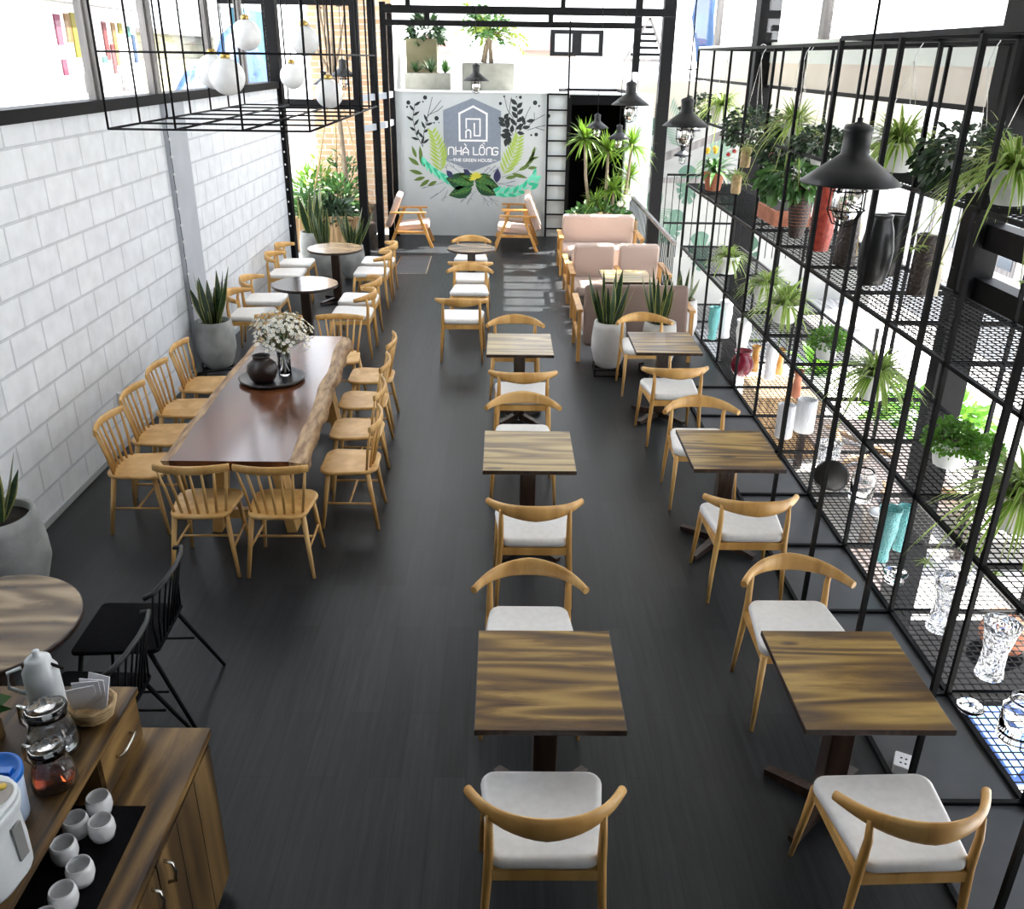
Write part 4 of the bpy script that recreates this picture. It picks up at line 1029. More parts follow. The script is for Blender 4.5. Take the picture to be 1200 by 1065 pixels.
for i, (a, b, c) in enumerate(((-.2, -.1, -.06), (-.12, -.16, -.10), (-.24, -.02, -.10))): MB().ell((a, b, c), (.025, .025, .022), 8, 6).build('flower', M['red'], f)
f = hang_plant('spider plant in a pale hanging pot, second from the far end of the rack', XB + .02, 10.65, 2.50, 'spider', .15, .20, 38, n=90, L=.40)
f = hang_plant('dark bushy hanging plant at the far end of the rack', XB + .05, 11.75, 2.42, 'bush', .13, .17, 39, n=420, L=.30, H=.22, ls=.07)
f = hang_plant('trailing green climber hanging below the flowering baskets on the rack', XB + .25, 8.55, 2.02, 'bush', .08, .12, 40, n=260, L=.26, H=.20, ls=.11, lw=.05, mat='midleaf', droop=.6)
for lab, x, y, z in (('upper small tan bottle planter hung on the rack by the climber', XB, 8.98, 2.20), ('lower small tan bottle planter hung on a rack rod', XB, 9.22, 1.92)):
    t = thing('bottle_planter', lab, 'hanging planter', (x - .09, y, z), 0, 'small hanging bottle planters')
    MB().lathe([(0, 0), (.045, 0), (.05, .02), (.05, .17), (.04, .19), (.03, .19), (.03, .17), (0, .17)], 18).build('bottle', M['wicker'], t)
    MB().tube([(.0, 0, .18), (.02, 0, .30), (.03, 0, .34)], .002, 5).build('hanging_wire', M['chrome'], t)
    spider(26, .16, 41 + int(z * 10), .014).build('foliage', [M['spid'], M['spidy']], t).location = (0, 0, .18)
# ---------------------------------------------------------------- vases on the upper mesh shelf
def art_vase(label, x, y, prof, mat, n=28, sx=1, sy=1, z=Z1, rz=0, stripes=None):
    t = thing('pottery_vase', label, 'vase', (x, y, z), R(rz), 'pottery vases on the upper mesh shelf')
    MB().lathe(prof, n, 0, (0, 0, 0), True, sx, sy).build('vase_body', M[mat], t)
    return t
VP = lambda h, rb, rm, rt: [(0, 0), (rb, 0), (rb + .004, .01), ((rb + rm) / 2 + .01, h * .25), (rm, h * .5), ((rm + rt) / 2, h * .78), (rt, h * .93), (rt + .004, h), (rt - .012, h), (rt - .014, h * .9), (0, h * .85)]
v = art_vase('dark tall vase with pale ring stripes, leftmost on the upper mesh shelf', 2.72, 8.25, VP(.52, .055, .10, .065), 'brnvase', 28, 1, .8)
for k in range(13):
    z = .12 + k * .03; r = .10 - abs(z - .26) * .12
    MB().tube([(r * 1.02 * cos(a), r * .82 * sin(a), z) for a in [PI * .9 + PI * 1.1 * i / 14 for i in range(15)]], .0022, 5).build('ring_stripe', M['terra'], v)
art_vase('tall red textured vase on the upper mesh shelf', 2.74, 7.66, VP(.60, .075, .10, .085), 'redvase', 28, 1, .85)
v = art_vase('brown hammered vase with a gold zigzag, behind the large pendant bulb', 2.76, 7.10, [(0, 0), (.085, 0), (.088, .01), (.082, .2), (.072, .40), (.074, .42), (.062, .42), (.06, .38), (0, .36)], 'brnvase')
MB().tube([(.088 * cos(a), .088 * sin(a) , z) for a, z in [(-.9 + .45 * (i % 2), .06 + .028 * i) for i in range(12)]], .003, 5).build('zigzag_line', M['brass'], v)
art_vase('large black rounded vase leading the pair on the upper mesh shelf', 2.72, 6.42, VP(.50, .09, .125, .075), 'blkvase', 28, 1, .75)
art_vase('black vase with narrow lip standing behind the large black one', 2.96, 6.74, VP(.46, .085, .10, .085), 'blkvase')
v = art_vase('two-tone black and cream vase, rightmost on the upper mesh shelf', 2.95, 6.12, [(0, 0), (.09, 0), (.092, .01), (.088, .36), (.09, .42), (.078, .42), (.075, .38), (0, .36)], 'brnvase', 24, 1, .8)
MB().lathe([(.094, .004), (.0945, .01), (.091, .36), (.093, .425), (.08, .425)], 24, 0, (.050, -.022, 0), True, .72, .62).build('cream_side', M['creamv'], v)
# terracotta pot at the far end of the upper shelf
t = thing('potted_flower', 'terracotta pot with arching leaves and yellow flowers on the upper shelf end', 'potted plant', (2.64, 11.45, Z1))
MB().lathe(TAPER(.13, .22, .7), 24).build('pot', M['terra'], t)
o = MB()
rnd = random.Random(5)
for k in range(46):
    a = rnd.uniform(0, 6.28); el = rnd.uniform(.2, 1.2)
    o.blade((0, 0, 0), (cos(a) * cos(el), sin(a) * cos(el), sin(el)), (0, 0, 1), rnd.uniform(.35, .62), .055, rnd.uniform(.4, .9), 7, (0, 0), .2, .15, .05, .4)
o.build('foliage', [M['midleaf']], t).location = (0, 0, .2)
for k in range(7): MB().ell((rnd.uniform(-.14, .02), rnd.uniform(-.12, .0), .42 + rnd.uniform(0, .12)), (.03, .03, .03), 8, 6).build('flower', M['yell'], t)
t = thing('terracotta_trough', 'low terracotta trough on the upper shelf behind the striped vase', 'planter', (2.85, 9.15, Z1))
MB().slab([(-.18, -.32), (.18, -.32), (.18, .32), (-.18, .32)], 0, .15, .012, 2, smooth=False).build('trough_body', M['terra'], t)
MB().box(-.15, .15, -.29, .29, .149, .153).build('soil', M['soil'], t)
# ---------------------------------------------------------------- potted plants on the lower mesh shelf
def shelf_plant(label, x, y, r, h, kind, seed, z=Z2, **kw):
    t = thing('potted_plant', label, 'potted plant', (x, y, z), 0, 'white potted plants on the lower mesh shelf')
    MB().lathe(TAPER(r, h, .72), 24).build('pot', M['potw'], t)
    MB().lathe([(0, h * .885), (r * .92, h * .885), (0, h * .9)], 16).build('soil', M['soil'], t)
    if kind == 'spider': o = spider(int(kw.get('n', 80) * 1.6), kw.get('L', .34) * 1.08, seed, kw.get('w', .018) * 1.3, kw.get('runners', 0), 1, kw.get('rl', .4)).build('foliage', [M['spid'], M['spidy']], t)
    else: o = bushy(int(kw.get('n', 500) * 1.8), kw.get('L', .13), kw.get('H', .13), seed, .026, .020, .1).build('foliage', [M['fern'], M['stem']], t)
    o.location = (0, 0, h * .93)
    return t
shelf_plant('short spider plant in a white pot, first at the far end of the lower shelf', 2.68, 10.45, .14, .21, 'spider', 51, L=.30)
shelf_plant('leafy green spider plant in a white pot, second from the far end', 2.78, 9.15, .14, .19, 'spider', 52, L=.32, n=90)
shelf_plant('spider plant in a white pot leaning over the lower shelf edge, third along', 2.74, 8.32, .14, .19, 'spider', 53, L=.42, n=90, runners=1)
shelf_plant('small bright green fern mound in a white pot on the lower shelf', 2.77, 7.18, .105, .16, 'fern', 54, L=.17, H=.13)
shelf_plant('striped spider plant in a round white pot in the middle of the lower shelf', 2.80, 6.22, .125, .20, 'spider', 55, L=.40, n=110)
t = shelf_plant('bright green double fern mound in a square white pot by the big column foot', 2.82, 5.02, .12, .17, 'fern', 56, L=.17, H=.15, n=700)
bushy(700, .12, .11, 57, .026, .020, .1).build('foliage', [M['fern'], M['stem']], t).location = (.13, -.14, .15)
shelf_plant('largest striped spider plant on the lower shelf, at the right picture edge', 2.82, 4.20, .145, .22, 'spider', 58, L=.46, n=120, runners=2, rl=.5, w=.022)
# ---------------------------------------------------------------- glassware on the floor-level mesh shelf
def lathe_thing(name, label, cat, x, y, prof, mat, n=24, group=None, z=Z0, twist=None, sx=1, sy=1):
    o = MB().lathe(prof, n, 0, (0, 0, 0), True, sx, sy, twist).build(name, M[mat], None, (x, y, z))
    return tag(o, label, cat, group)
def crystal(h, rb, rw, rt):
    out = [(0, 0), (rb, 0), (rb + .004, .012), (rb * .93, h * .18), (rw, h * .48), (rw * 1.15, h * .66), (rt * .86, h * .85), (rt, h)]
    inn = [(rt - .008, h), (rt * .86 - .009, h * .85), (rw * 1.15 - .009, h * .66), (rw - .009, h * .48), (rb * .93 - .012, h * .18), (0, .02)]
    return out + inn
GG = 'glassware on the floor-level mesh'
lathe_thing('crystal_vase', 'twisted clear crystal vase standing on the mesh, left of the near pair', 'vase', 2.66, 4.40, crystal(.36, .075, .058, .098), 'cut', 20, GG, Z0, lambda z: z * 2)
lathe_thing('crystal_vase', 'flared cut crystal vase on the mesh at the right picture edge', 'vase', 2.74, 3.96, crystal(.35, .072, .064, .10), 'cut', 20, GG, Z0, lambda z: -z * 2)
lathe_thing('art_glass_vase', 'tall turquoise textured glass vase beside the black column', 'vase', 2.62, 5.20, crystal(.40, .045, .06, .078), 'teal', 20, GG)
lathe_thing('art_glass_vase', 'second turquoise glass vase, half hidden behind the first and the column', 'vase', 2.80, 5.34, crystal(.34, .04, .05, .06), 'teal', 20, GG)
J = [(0, 0), (.085, 0), (.092, .015), (.092, .19), (.07, .225), (.072, .245), (.064, .245), (.062, .222), (.084, .187), (.085, .02), (0, .012)]
lathe_thing('glass_jar', 'wide clear glass jar with thick shoulders on the mesh shelf', 'jar', 2.82, 6.12, J, 'glass', 28, GG)
lathe_thing('crystal_vase', 'squat patterned crystal vase behind the dark disc on the mesh', 'vase', 2.70, 6.58, crystal(.28, .085, .08, .10), 'cut', 20, GG)
lathe_thing('glass_dish', 'clear footed glass dish on the mesh by the column foot', 'dish', 2.60, 4.93, [(0, 0), (.06, 0), (.065, .012), (.03, .03), (.075, .055), (.08, .07), (.074, .07), (.02, .04), (0, .04)], 'glass', 28, GG)
lathe_thing('glass_lid', 'flat white-rimmed glass lid lying beside the wide jar', 'plate', 2.88, 5.88, [(0, 0), (.08, 0), (.085, .012), (.05, .022), (0, .026)], 'ceram', 28, GG)  # loose lid modelled as a shallow disc
lathe_thing('glass_jar', 'clear swing-top storage jar on the mesh at the lower right', 'jar', 2.62, 3.46, J, 'glass', 28, GG)
t = lathe_thing('glass_lid', 'small round glass lid lying flat beside the near storage jar', 'plate', 2.50, 3.68, [(0, 0), (.065, 0), (.072, .014), (.055, .028), (.02, .032), (0, .034)], 'glass', 28, GG)  # another loose lid, also a shallow disc
t = tag(MB().lathe([(0, 0), (.13, 0), (.135, .012), (.12, .02), (0, .02)], 32).build('round_plaque', M['tray'], None, (2.62, 6.26, Z0 + .135)), 'dark round wooden plaque standing upright on the mesh', 'plaque'); t.rotation_euler = (R(88), 0, R(-20))
CY = [(0, 0), (.075, 0), (.078, .01), (.078, .31), (.068, .31), (.066, .02), (0, .015)]
lathe_thing('stone_cylinder_vase', 'white ribbed cylinder vase on the mesh, left of a pair', 'vase', 2.57, 7.36, CY, 'paperw', 20, GG)
lathe_thing('stone_cylinder_vase', 'white ribbed cylinder vase on the mesh, right of a pair', 'vase', 2.80, 7.50, [(r * 1.15, z) for r, z in CY], 'paperw', 20, GG)
lathe_thing('glazed_vase', 'deep red bulbous vase with a frilled neck on the mesh', 'vase', 2.60, 9.05, [(0, 0), (.06, 0), (.10, .05), (.125, .12), (.11, .19), (.07, .235), (.075, .26), (.10, .285), (.09, .285), (.06, .24), (0, .22)], 'winered', 28, GG)
BOT = [(0, 0), (.045, 0), (.05, .02), (.04, .15), (.035, .22), (.055, .29), (.048, .29), (.028, .22), (0, .2)]
lathe_thing('amber_vase', 'amber glass vase just right of the deep red vase', 'vase', 2.78, 9.20, BOT, 'amber', 20, GG)
lathe_thing('amber_vase', 'amber glass vase farther right beside the speckled white vase', 'vase', 3.02, 9.10, BOT, 'amber', 20, GG)
lathe_thing('glazed_vase', 'small orange and red vase on the mesh behind the ribbed cylinders', 'vase', 3.0, 8.40, BOT, 'terra', 20, GG)
lathe_thing('speckled_vase', 'tall speckled white vase between the two amber vases', 'vase', 2.88, 8.95, crystal(.40, .06, .06, .07), 'paperw', 20, GG)
lathe_thing('speckled_vase', 'tall white lace-patterned vase in front of the pale snake plant pot', 'vase', 2.74, 10.50, crystal(.46, .07, .07, .085), 'paperw', 20, GG)
lathe_thing('art_glass_vase', 'pale turquoise vase beside the white lace-patterned vase', 'vase', 2.58, 10.42, crystal(.40, .05, .06, .07), 'teal', 20, GG)
lathe_thing('flower_vase', 'white vase painted with red flowers on the mesh, past the red vase', 'vase', 2.80, 9.85, crystal(.40, .06, .075, .09), 'ceram', 20, GG)
# ================================================================ HANGING LAMPS
def pendant(label, x, y, z, D, top=4.70, group='black caged pendant lamps'):
    t = thing('pendant_lamp', label, 'pendant lamp', (x, y, z), 0, group); k = D / .36
    MB().lathe([(.18 * k, -.03 * k), (.183 * k, -.026 * k), (.12 * k, .022 * k), (.065 * k, .062 * k), (.050 * k, .074 * k), (.048 * k, .14 * k), (.052 * k, .152 * k), (.052 * k, .165 * k), (.040 * k, .175 * k), (.01 * k, .185 * k), (.01 * k, .20 * k), (0, .20 * k)], 36).build('lamp_shade', M['shade'], t)
    MB().tube([(0, 0, .19 * k), (0, 0, top - z)], .004 + .001 * k, 6).build('cord', M['black'], t)
    MB().lathe([(.022 * k, .03 * k), (.024 * k, -.02 * k), (.05 * k, -.06 * k), (.056 * k, -.11 * k), (.04 * k, -.155 * k), (0, -.17 * k)], 20).build('bulb', M['bulb'], t)
    for q in range(6):
        a = PI * q / 3
        pts = [(.066 * k * cos(a), .066 * k * sin(a), -.02 * k), (.068 * k * cos(a), .068 * k * sin(a), -.13 * k), (.045 * k * cos(a), .045 * k * sin(a), -.175 * k), (0, 0, -.19 * k)]
        MB().tube(pts, .0028 * k, 5).build('guard_wire', M['black'], t)
    for zz in (-.055, -.125):
        MB().tube([(.068 * k * cos(a), .068 * k * sin(a), zz * k) for a in [2 * PI * i / 20 for i in range(20)]], .0028 * k, 5, 0, True).build('guard_ring', M['black'], t)
    MB().lathe([(.05, 0), (.05, .02), (0, .02)], 16, 0, (0, 0, top - z - .02)).build('ceiling_rose', M['black'], t)
    return t
pendant('large black pendant lamp in front of the wire rack, nearest us', 1.295, 3.40, 2.765, .36)
pendant('black pendant lamp beside the far corner post of the rack', 1.44, 7.40, 2.70, .36)
pendant('black pendant lamp hanging in front of the dark doorway, the larger of three', 1.50, 11.2, 2.69, .44)
pendant('small black pendant lamp left above the dracaena, before the doorway', 1.50, 15.0, 2.17, .36)
pendant('small black pendant lamp hanging lowest over the dracaena', 1.86, 15.0, 2.01, .36)
pendant('small black pendant lamp in front of the white terrace planter', -.40, 13.7, 2.87, .38)
pendant('black pendant lamp in the glazed corner in front of the brick wall', -2.72, 16.2, 2.86, .46, 3.9)
pendant('black pendant lamp in the glazed corner, left of the other, behind the globes', -3.2, 17.0, 2.70, .40, 3.9)
pendant('tiny black pendant lamp far off in front of the leaf mural, higher of two', 3.75, 18.6, 1.90, .36, 3.0)
pendant('tiny black pendant lamp far off in front of the leaf mural, lower of two', 3.55, 18.3, 1.45, .36, 3.0)
# wire cage with globe lamps
cg = thing('hanging_wire_cage', 'black wire grid cage hung over the left tables around white globe lamps', 'hanging cage', (0, 0, 0))
cx, cy, cz = [-2.80, -2.325, -1.85, -1.375], [6.65, 7.25, 7.85, 8.45, 9.05, 9.65, 10.25], [2.65, 3.15, 3.68]
br = .0085
for z in cz:
    for x in ((cx if z == cz[0] else (cx[0], cx[3]))): MB().tube([(x, cy[0], z), (x, cy[-1], z)], br, 6).build('long_bar', M['black'], cg)
    for y in (cy if z != cz[1] else (cy[0], cy[-1])): MB().tube([(cx[0], y, z), (cx[-1], y, z)], br, 6).build('cross_bar', M['black'], cg)
for x in cx:
    for y in (cy[0], cy[-1]): MB().tube([(x, y, cz[0]), (x, y, cz[2])], br, 6).build('upright_bar', M['black'], cg)
for y in cy[1:-1]:
    for x in (cx[0], cx[3]): MB().tube([(x, y, cz[0]), (x, y, cz[2])], br, 6).build('upright_bar', M['black'], cg)
for x in (cx[0], cx[3]):
    for y in (cy[0], cy[-1]): MB().tube([(x, y, cz[2]), (x, y, 4.72)], .004, 5).build('hanging_cable', M['black'], cg)
def globe(label, x, y, z, r):
    t = thing('globe_lamp', label, 'globe lamp', (x, y, z), 0, 'white globe lamps in the wire cage')
    MB().ell((0, 0, 0), (r, r, r), 28, 16).build('glass_globe', M['globe'], t)
    MB().lathe([(.035, r * .97), (.035, r + .02), (.02, r + .035), (0, r + .035)], 16).build('fitting', M['brass'], t)
    MB().tube([(0, 0, r + .03), (0, 0, 4.72 - z)], .004, 6).build('cord', M['black'], t)
globe('biggest white globe lamp, lowest in front inside the wire cage', -1.99, 6.9, 2.995, .125)
globe('white globe lamp just left behind the biggest globe in the cage', -2.22, 7.35, 3.02, .125)
globe('white globe lamp higher up against the blue sheets outside', -2.30, 8.7, 3.30, .13)
globe('white globe lamp at the right of the cage, in front of the dark beam', -1.58, 8.6, 2.83, .125)
globe('white globe lamp near the top right of the cage', -1.62, 7.9, 3.25, .115)
globe('white globe lamp in the far part of the cage, low beside the alcove post', -2.12, 9.6, 2.95, .12)
# fairy lights down the wall column and the alcove post
for lab, x, y, n in (('string of tiny white lights down the grey wall column', WX + .06, 9.04, 11), ('string of tiny white lights down the black post at the wall end', WX + .03, 13.80, 10)):
    t = thing('string_lights', lab, 'string lights', (x, y, 0))
    MB().tube([(.004 * (-1) ** k, 0, .7 + 1.9 * k / 16) for k in range(17)], .003, 5).build('cable', M['black'], t)
    for k in range(n): MB().ell((.012, -.012, .75 + 1.8 * k / n), (.012, .012, .016), 8, 6).build('light_bulb', M['globe'], t)
# wall sockets
for lab, y, z in (('white socket box on the block wall behind the third wall-side spindle chair', 7.15, .42), ('white socket box on the block wall behind the far elbow chairs', 11.3, .42)):
    t = thing('wall_socket', lab, 'socket', (WX, y, z)); MB().box(0, .025, -.04, .04, -.06, .06).build('socket_plate', M['ceram'], t); MB().box(.024, .0265, -.012, .012, -.02, .02).build('socket_slot', M['lcd'], t)
# ladder at the back wall
t = thing('black_ladder', 'tall thin black metal ladder leaning flat on the mural wall by the doorway', 'ladder', (0, 0, 0))
MB().bar((.82, BY - .05, 0), (.80, BY - .05, 2.56), .035).build('stile', M['black'], t)
MB().bar((1.20, BY - .05, 0), (1.16, BY - .05, 3.75), .035).build('stile', M['black'], t)
for k in range(10): MB().bar((.82 - .002 * k, BY - .05, .16 + .266 * k), (1.195 - .0035 * k, BY - .05, .16 + .266 * k), .028).build('rung', M['black'], t)
# railing past the rack
t = thing('stair_railing', 'black barred railing running back beside the pink sofas', 'railing', (0, 0, 0))
for a, b in (((2.40, 12.35, .82), (2.40, 17.1, .82)), ((2.40, 12.35, .10), (2.40, 17.1, .10))): MB().bar(a, b, .05 if a[2] > .5 else .03).build('rail', M['mull'] if a[2] > .5 else M['black'], t)
for k in range(40): MB().bar((2.40, 12.4 + k * .12, 0), (2.40, 12.4 + k * .12, .81), .012).build('baluster', M['black'], t)
t = thing('stair_railing', 'second dark railing farther right, in front of the leaf mural', 'railing', (0, 0, 0))
for z in (1.05, .1): MB().bar((3.3, 18.4, z), (6.4, 18.4, z), .04).build('rail', M['black'], t)
for k in range(22): MB().bar((3.3 + k * .145, 18.4, -.6), (3.3 + k * .145, 18.4, 1.04), .014).build('baluster', M['black'], t)
# dracaena planter behind the sofas
t = thing('timber_planter', 'raw timber planter of spiky dracaena and white flowers behind the far sofa', 'planter', (1.80, 15.85, 0))
for s in (-1, 1): MB().box(-.50, .52, s * .40 - .02, s * .40 + .02, .05, .62).build('side_board', M['plank'], t); MB().box(s * .50 - .02, s * .50 + .02, -.40, .40, .05, .62).build('end_board', M['plank'], t)
MB().box(-.48, .48, -.38, .38, .0, .56).build('soil', M['soil'], t)
rnd = random.Random(77)
for (px, py, hh, n, L) in ((-.42, -.1, 1.35, 100, .50), (.0, .05, 1.15, 100, .50), (.38, -.1, 1.25, 110, .50), (.10, -.25, .55, 80, .44), (-.2, -.25, .35, 50, .36), (.42, .2, .7, 80, .42)):
    MB().tube([(px * .6, py, .5), (px * .9, py, .6 + hh * .5), (px, py, .55 + hh)], [.032, .026, .022], 8).build('trunk', M['trunk'], t)
    m = MB()
    for k in range(n):
        a = 2 * PI * k * .618; el = rnd.uniform(-.2, 1.35)
        m.blade((0, 0, 0), (cos(a) * cos(el), sin(a) * cos(el), sin(el)), (0, 0, 1), L * rnd.uniform(.7, 1.1), .035, rnd.uniform(.2, .7) * (1.2 - .6 * el), 6, (0, 1), .25, .12, .05, .3)
    m.build('foliage', [M['fern'], M['yelleaf']], t).location = (px, py, .55 + hh)
bushy(240, .5, .28, 78, .15, .08, .0).build('foliage', [M['midleaf'], M['stem']], t).location = (-.1, -.2, .60)
MB().ell((.30, -.38, .98), (.09, .06, .07), 10, 7).ell((.20, -.40, .90), (.06, .05, .05), 8, 6).build('flower', M['petal'], t)
# floor hatch
t = thing('floor_hatch', 'metal-edged rectangular hatch in the floor before the left armchair', 'floor hatch', (-1.47, 14.58, .0005))
for a, b in (((-.27, -.68, .004), (-.27, .68, .004)), ((.26, -.68, .004), (.24, .68, .004)), ((-.27, -.68, .004), (.26, -.68, .004)), ((-.27, .68, .004), (.24, .68, .004))): MB().bar(a, b, .022, .006).build('edge_strip', M['chrome'], t)
MB().box(-.25, .24, -.66, .66, 0, .003).build('cover_plate', M['plate'], t)
# ================================================================ GARDEN ALCOVE
t = thing('timber_planter', 'long vertical-board timber planter full of foliage in the glazed corner', 'planter', (-3.13, 15.98, 0))
for k in range(11): MB().box(-.70 + k * .128, -.70 + k * .128 + .122, -.48, -.45, .02, .58).build('board', M['plank'], t)
MB().box(-.72, .72, -.50, -.44, .58, .62).build('cap_board', M['plank'], t)
MB().box(-.70, .70, -.45, 1.5, .02, .55).build('soil', M['soil'], t)
for i, (px, py, rr, hh, kind) in enumerate(((-.30, -.1, .36, .42, 'midleaf'), (.20, -.2, .36, .30, 'dkleaf'), (.20, .3, .36, .62, 'midleaf'), (-.38, .5, .40, .75, 'fern'), (-.05, -.15, .33, .25, 'dkleaf'), (.22, .8, .36, 1.0, 'midleaf'), (-.25, .9, .42, .9, 'yelleaf'))):
    bushy(260, rr, hh, 90 + i, .17, .05, .0).build('foliage', [M[kind], M['stem']], t).location = (px, py, .58)
m = MB(); rnd = random.Random(4)
for k in range(60):
    a = rnd.uniform(0, 6.28); el = rnd.uniform(.1, 1.3)
    m.blade((0, 0, 0), (cos(a) * cos(el), sin(a) * cos(el), sin(el)), (0, 0, 1), rnd.uniform(.4, .65), .03, rnd.uniform(.5, .9), 7, (0, 0), .2, .1, .05, .4)
m.build('foliage', [M['dkleaf']], t).location = (.18, -.25, .6)
t = thing('young_tree', 'thin young tree tied to slanted bamboo stakes in front of the brick wall', 'tree', (-2.85, 16.6, .55))
MB().tube([(.06, 0, 0), (.0, 0, .6), (-.05, .02, 1.5), (-.12, .02, 2.3)], [.055, .05, .045, .04], 10).build('trunk', M['trunk'], t)
for (x, y, z) in ((-.5, .1, 3.1), (.28, -.05, 2.7), (-.22, .05, 4.2), (-.05, .0, 4.2), (-.36, .1, 4.2), (.1, .2, 3.2)):
    MB().tube([(-.12, .02, 2.25), (-.12 * .4 + x * .6, y * .5, 2.3 + (z - 2.3) * .45), (x, y, z)], [.030, .022, .012], 7).build('branch', M['trunk'], t)
for lab, a, b in (('leftmost slanted bamboo stake beside the young tree', (-3.42, 16.1, .56), (-2.98, 16.52, 2.75)), ('right slanted bamboo stake beside the young tree', (-2.35, 16.1, .56), (-2.90, 16.54, 2.75)), ('bamboo stake standing behind the young tree trunk', (-3.10, 17.0, .56), (-2.96, 16.66, 2.75))):
    tag(MB().tube([a, b], .016, 8).build('bamboo_stake', M['wicker']), lab, 'stake', 'bamboo stakes propping the young tree')
# ================================================================ TERRACE ABOVE THE MURAL
def foliage_on(t, loc, n, r, h, seed, L, w, mat='dkleaf'):
    bushy(n, r, h, seed, L, w, 0).build('foliage', [M[mat], M['stem']], t).location = loc
t = thing('tall_planter', 'tall olive square planter with a dark bush on the terrace above the mural', 'planter', (-1.56, 18.5, 2.55))
MB().slab([(-.29, -.29), (.29, -.29), (.29, .29), (-.29, .29)], 0, .90, .01, 2, smooth=False).build('planter_box', M['olive'], t)
MB().box(-.26, .26, -.26, .26, .899, .905).build('soil', M['soil'], t)
foliage_on(t, (.06, 0, .95), 340, .32, .38, 61, .16, .07)
t = thing('trough_planter', 'low white trough planter with grassy plants at the left of the terrace', 'planter', (-1.42, 17.85, 2.55))
MB().slab([(-.42, -.16), (.42, -.16), (.42, .16), (-.42, .16)], 0, .32, .01, 2, smooth=False).build('planter_box', M['trough'], t)
MB().box(-.39, .39, -.13, .13, .319, .325).build('soil', M['soil'], t)
for i, (x, s) in enumerate(((-.22, .30), (.06, .42), (.32, .34))):
    m = MB(); rnd = random.Random(62 + i)
    for k in range(60):
        a = rnd.uniform(0, 6.28); el = rnd.uniform(.5, 1.45)
        m.blade((0, 0, 0), (cos(a) * cos(el), sin(a) * cos(el), sin(el)), (0, 0, 1), s * rnd.uniform(.7, 1.2), .022, .3, 5, (0, 0), .2, .1, .05, .4)
    m.build('foliage', [M['dkleaf' if i < 2 else 'midleaf']], t).location = (x, 0, .32)
t = thing('trough_planter', 'white concrete trough planter holding a small tree above the mural badge', 'planter', (-.30, 18.0, 2.55))
MB().slab([(-.485, -.2), (.485, -.2), (.485, .2), (-.485, .2)], 0, .50, .01, 2, smooth=False).build('planter_box', M['trough'], t)
MB().box(-.45, .45, -.17, .17, .499, .505).build('soil', M['soil'], t)
t = thing('terrace_tree', 'small feathery tree growing from the concrete trough on the terrace', 'tree', (-.30, 18.0, 3.055))
MB().tube([(-.08, 0, 0), (-.04, 0, .25), (.05, 0, .5), (-.02, 0, .8)], [.06, .05, .04, .025], 9).build('trunk', M['trunk'], t)
MB().tube([(.06, .02, 0), (.04, .0, .3), (.12, 0, .75)], [.045, .035, .02], 9).build('trunk', M['trunk'], t)
rnd = random.Random(9); lf = [MB(), MB()]
for k in range(64):
    a = rnd.uniform(0, 2 * PI); el = rnd.uniform(-.85, .85); L = rnd.uniform(.35, .88)
    e = Vector((.02 + cos(a) * cos(el) * L, sin(a) * cos(el) * L * .6, .62 + sin(el) * L * .7))
    if k < 16: MB().tube([(0, 0, .55), (e.x * .5, e.y * .5, .62 + (e.z - .6) * .7), tuple(e)], [.014, .009, .004], 6).build('branch', M['trunk'], t)
    d = (e - Vector((0, 0, .6))).normalized()
    for q in range(26):
        u = q / 25; p = e - d * (.36 * (1 - u)) + Vector((0, 0, -.25 * (u - .5) ** 2)); sd = 1 if q % 2 else -1
        s = d.cross(Vector((0, 0, 1)));
        if s.length < .05: s = Vector((1, 0, 0))
        s.normalize(); lf[k % 2].leaf(p, s * sd + d * .5 + Vector((0, 0, rnd.uniform(-.6, .3))), (rnd.uniform(-.6, .6), -1, rnd.uniform(0, .8)), .11, .034, 0, .2)
for i in (0, 1): lf[i].build('foliage', [M[('midleaf', 'yelleaf')[i]]], t)
# terrace background: window block, distant roof, junction box, gable
t = thing('window_block', 'black framed double window beyond the terrace parapet', 'window', (1.58, 21.2, 3.20))
MB().box(-.58, .58, -.05, .05, 0, .52).build('frame', M['black'], t)
for x in (-.28, .30): MB().box(x - .20, x + .18, -.06, -.045, .08, .44).build('pane', M['lcd'], t)
t = thing('distant_house', 'distant low house with dull red tiled roof beyond the terrace', 'house', (-1.75, 27, 2.2))
MB().box(-.85, .35, 0, 4, -4.5, 1.0).build('wall', M['bldg'], t)
m = MB(); m.loft([[(-.95, -.3, 1.0), (.45, -.3, 1.0), (.45, 4.3, 1.0), (-.95, 4.3, 1.0)], [(-.6, 1.9, 1.55), (-.2, 1.9, 1.55), (-.2, 2.1, 1.55), (-.6, 2.1, 1.55)]], 0, False); m.build('roof', M['roofred'], t)
t = thing('distant_house', 'distant pinkish house top at the right beyond the terrace parapet', 'house', (2.0, 27, 2.4))
MB().box(-1.5, .0, 0, 4, -4.5, .95).build('wall', M['pink'], t)
m = MB(); m.loft([[(-1.6, -.3, .95), (.1, -.3, .95), (.1, 4.3, .95), (-1.6, 4.3, .95)], [(-1.1, 1.9, 1.35), (-.5, 1.9, 1.35), (-.5, 2.1, 1.35), (-1.1, 2.1, 1.35)]], 0, False); m.build('roof', M['roofred'], t)
t = thing('junction_box', 'white electrical box fixed to the thin post above the doorway', 'electrical box', (2.30, 17.12, 2.60))
MB().slab(rrect(.18, .12, .02, 3), 0, .34, .01, 2, smooth=False).build('box_body', M['ceram'], t); MB().box(-.015, .015, -.064, -.058, .17, .2).build('catch', M['lcd'], t); MB().box(-.03, .03, .055, .08, .02, .3).build('mount_plate', M['black'], t)
t = thing('louvred_gable', 'dark louvred gable with slanted struts beyond the terrace corner', 'gable', (2.98, 20.4, 3.15))
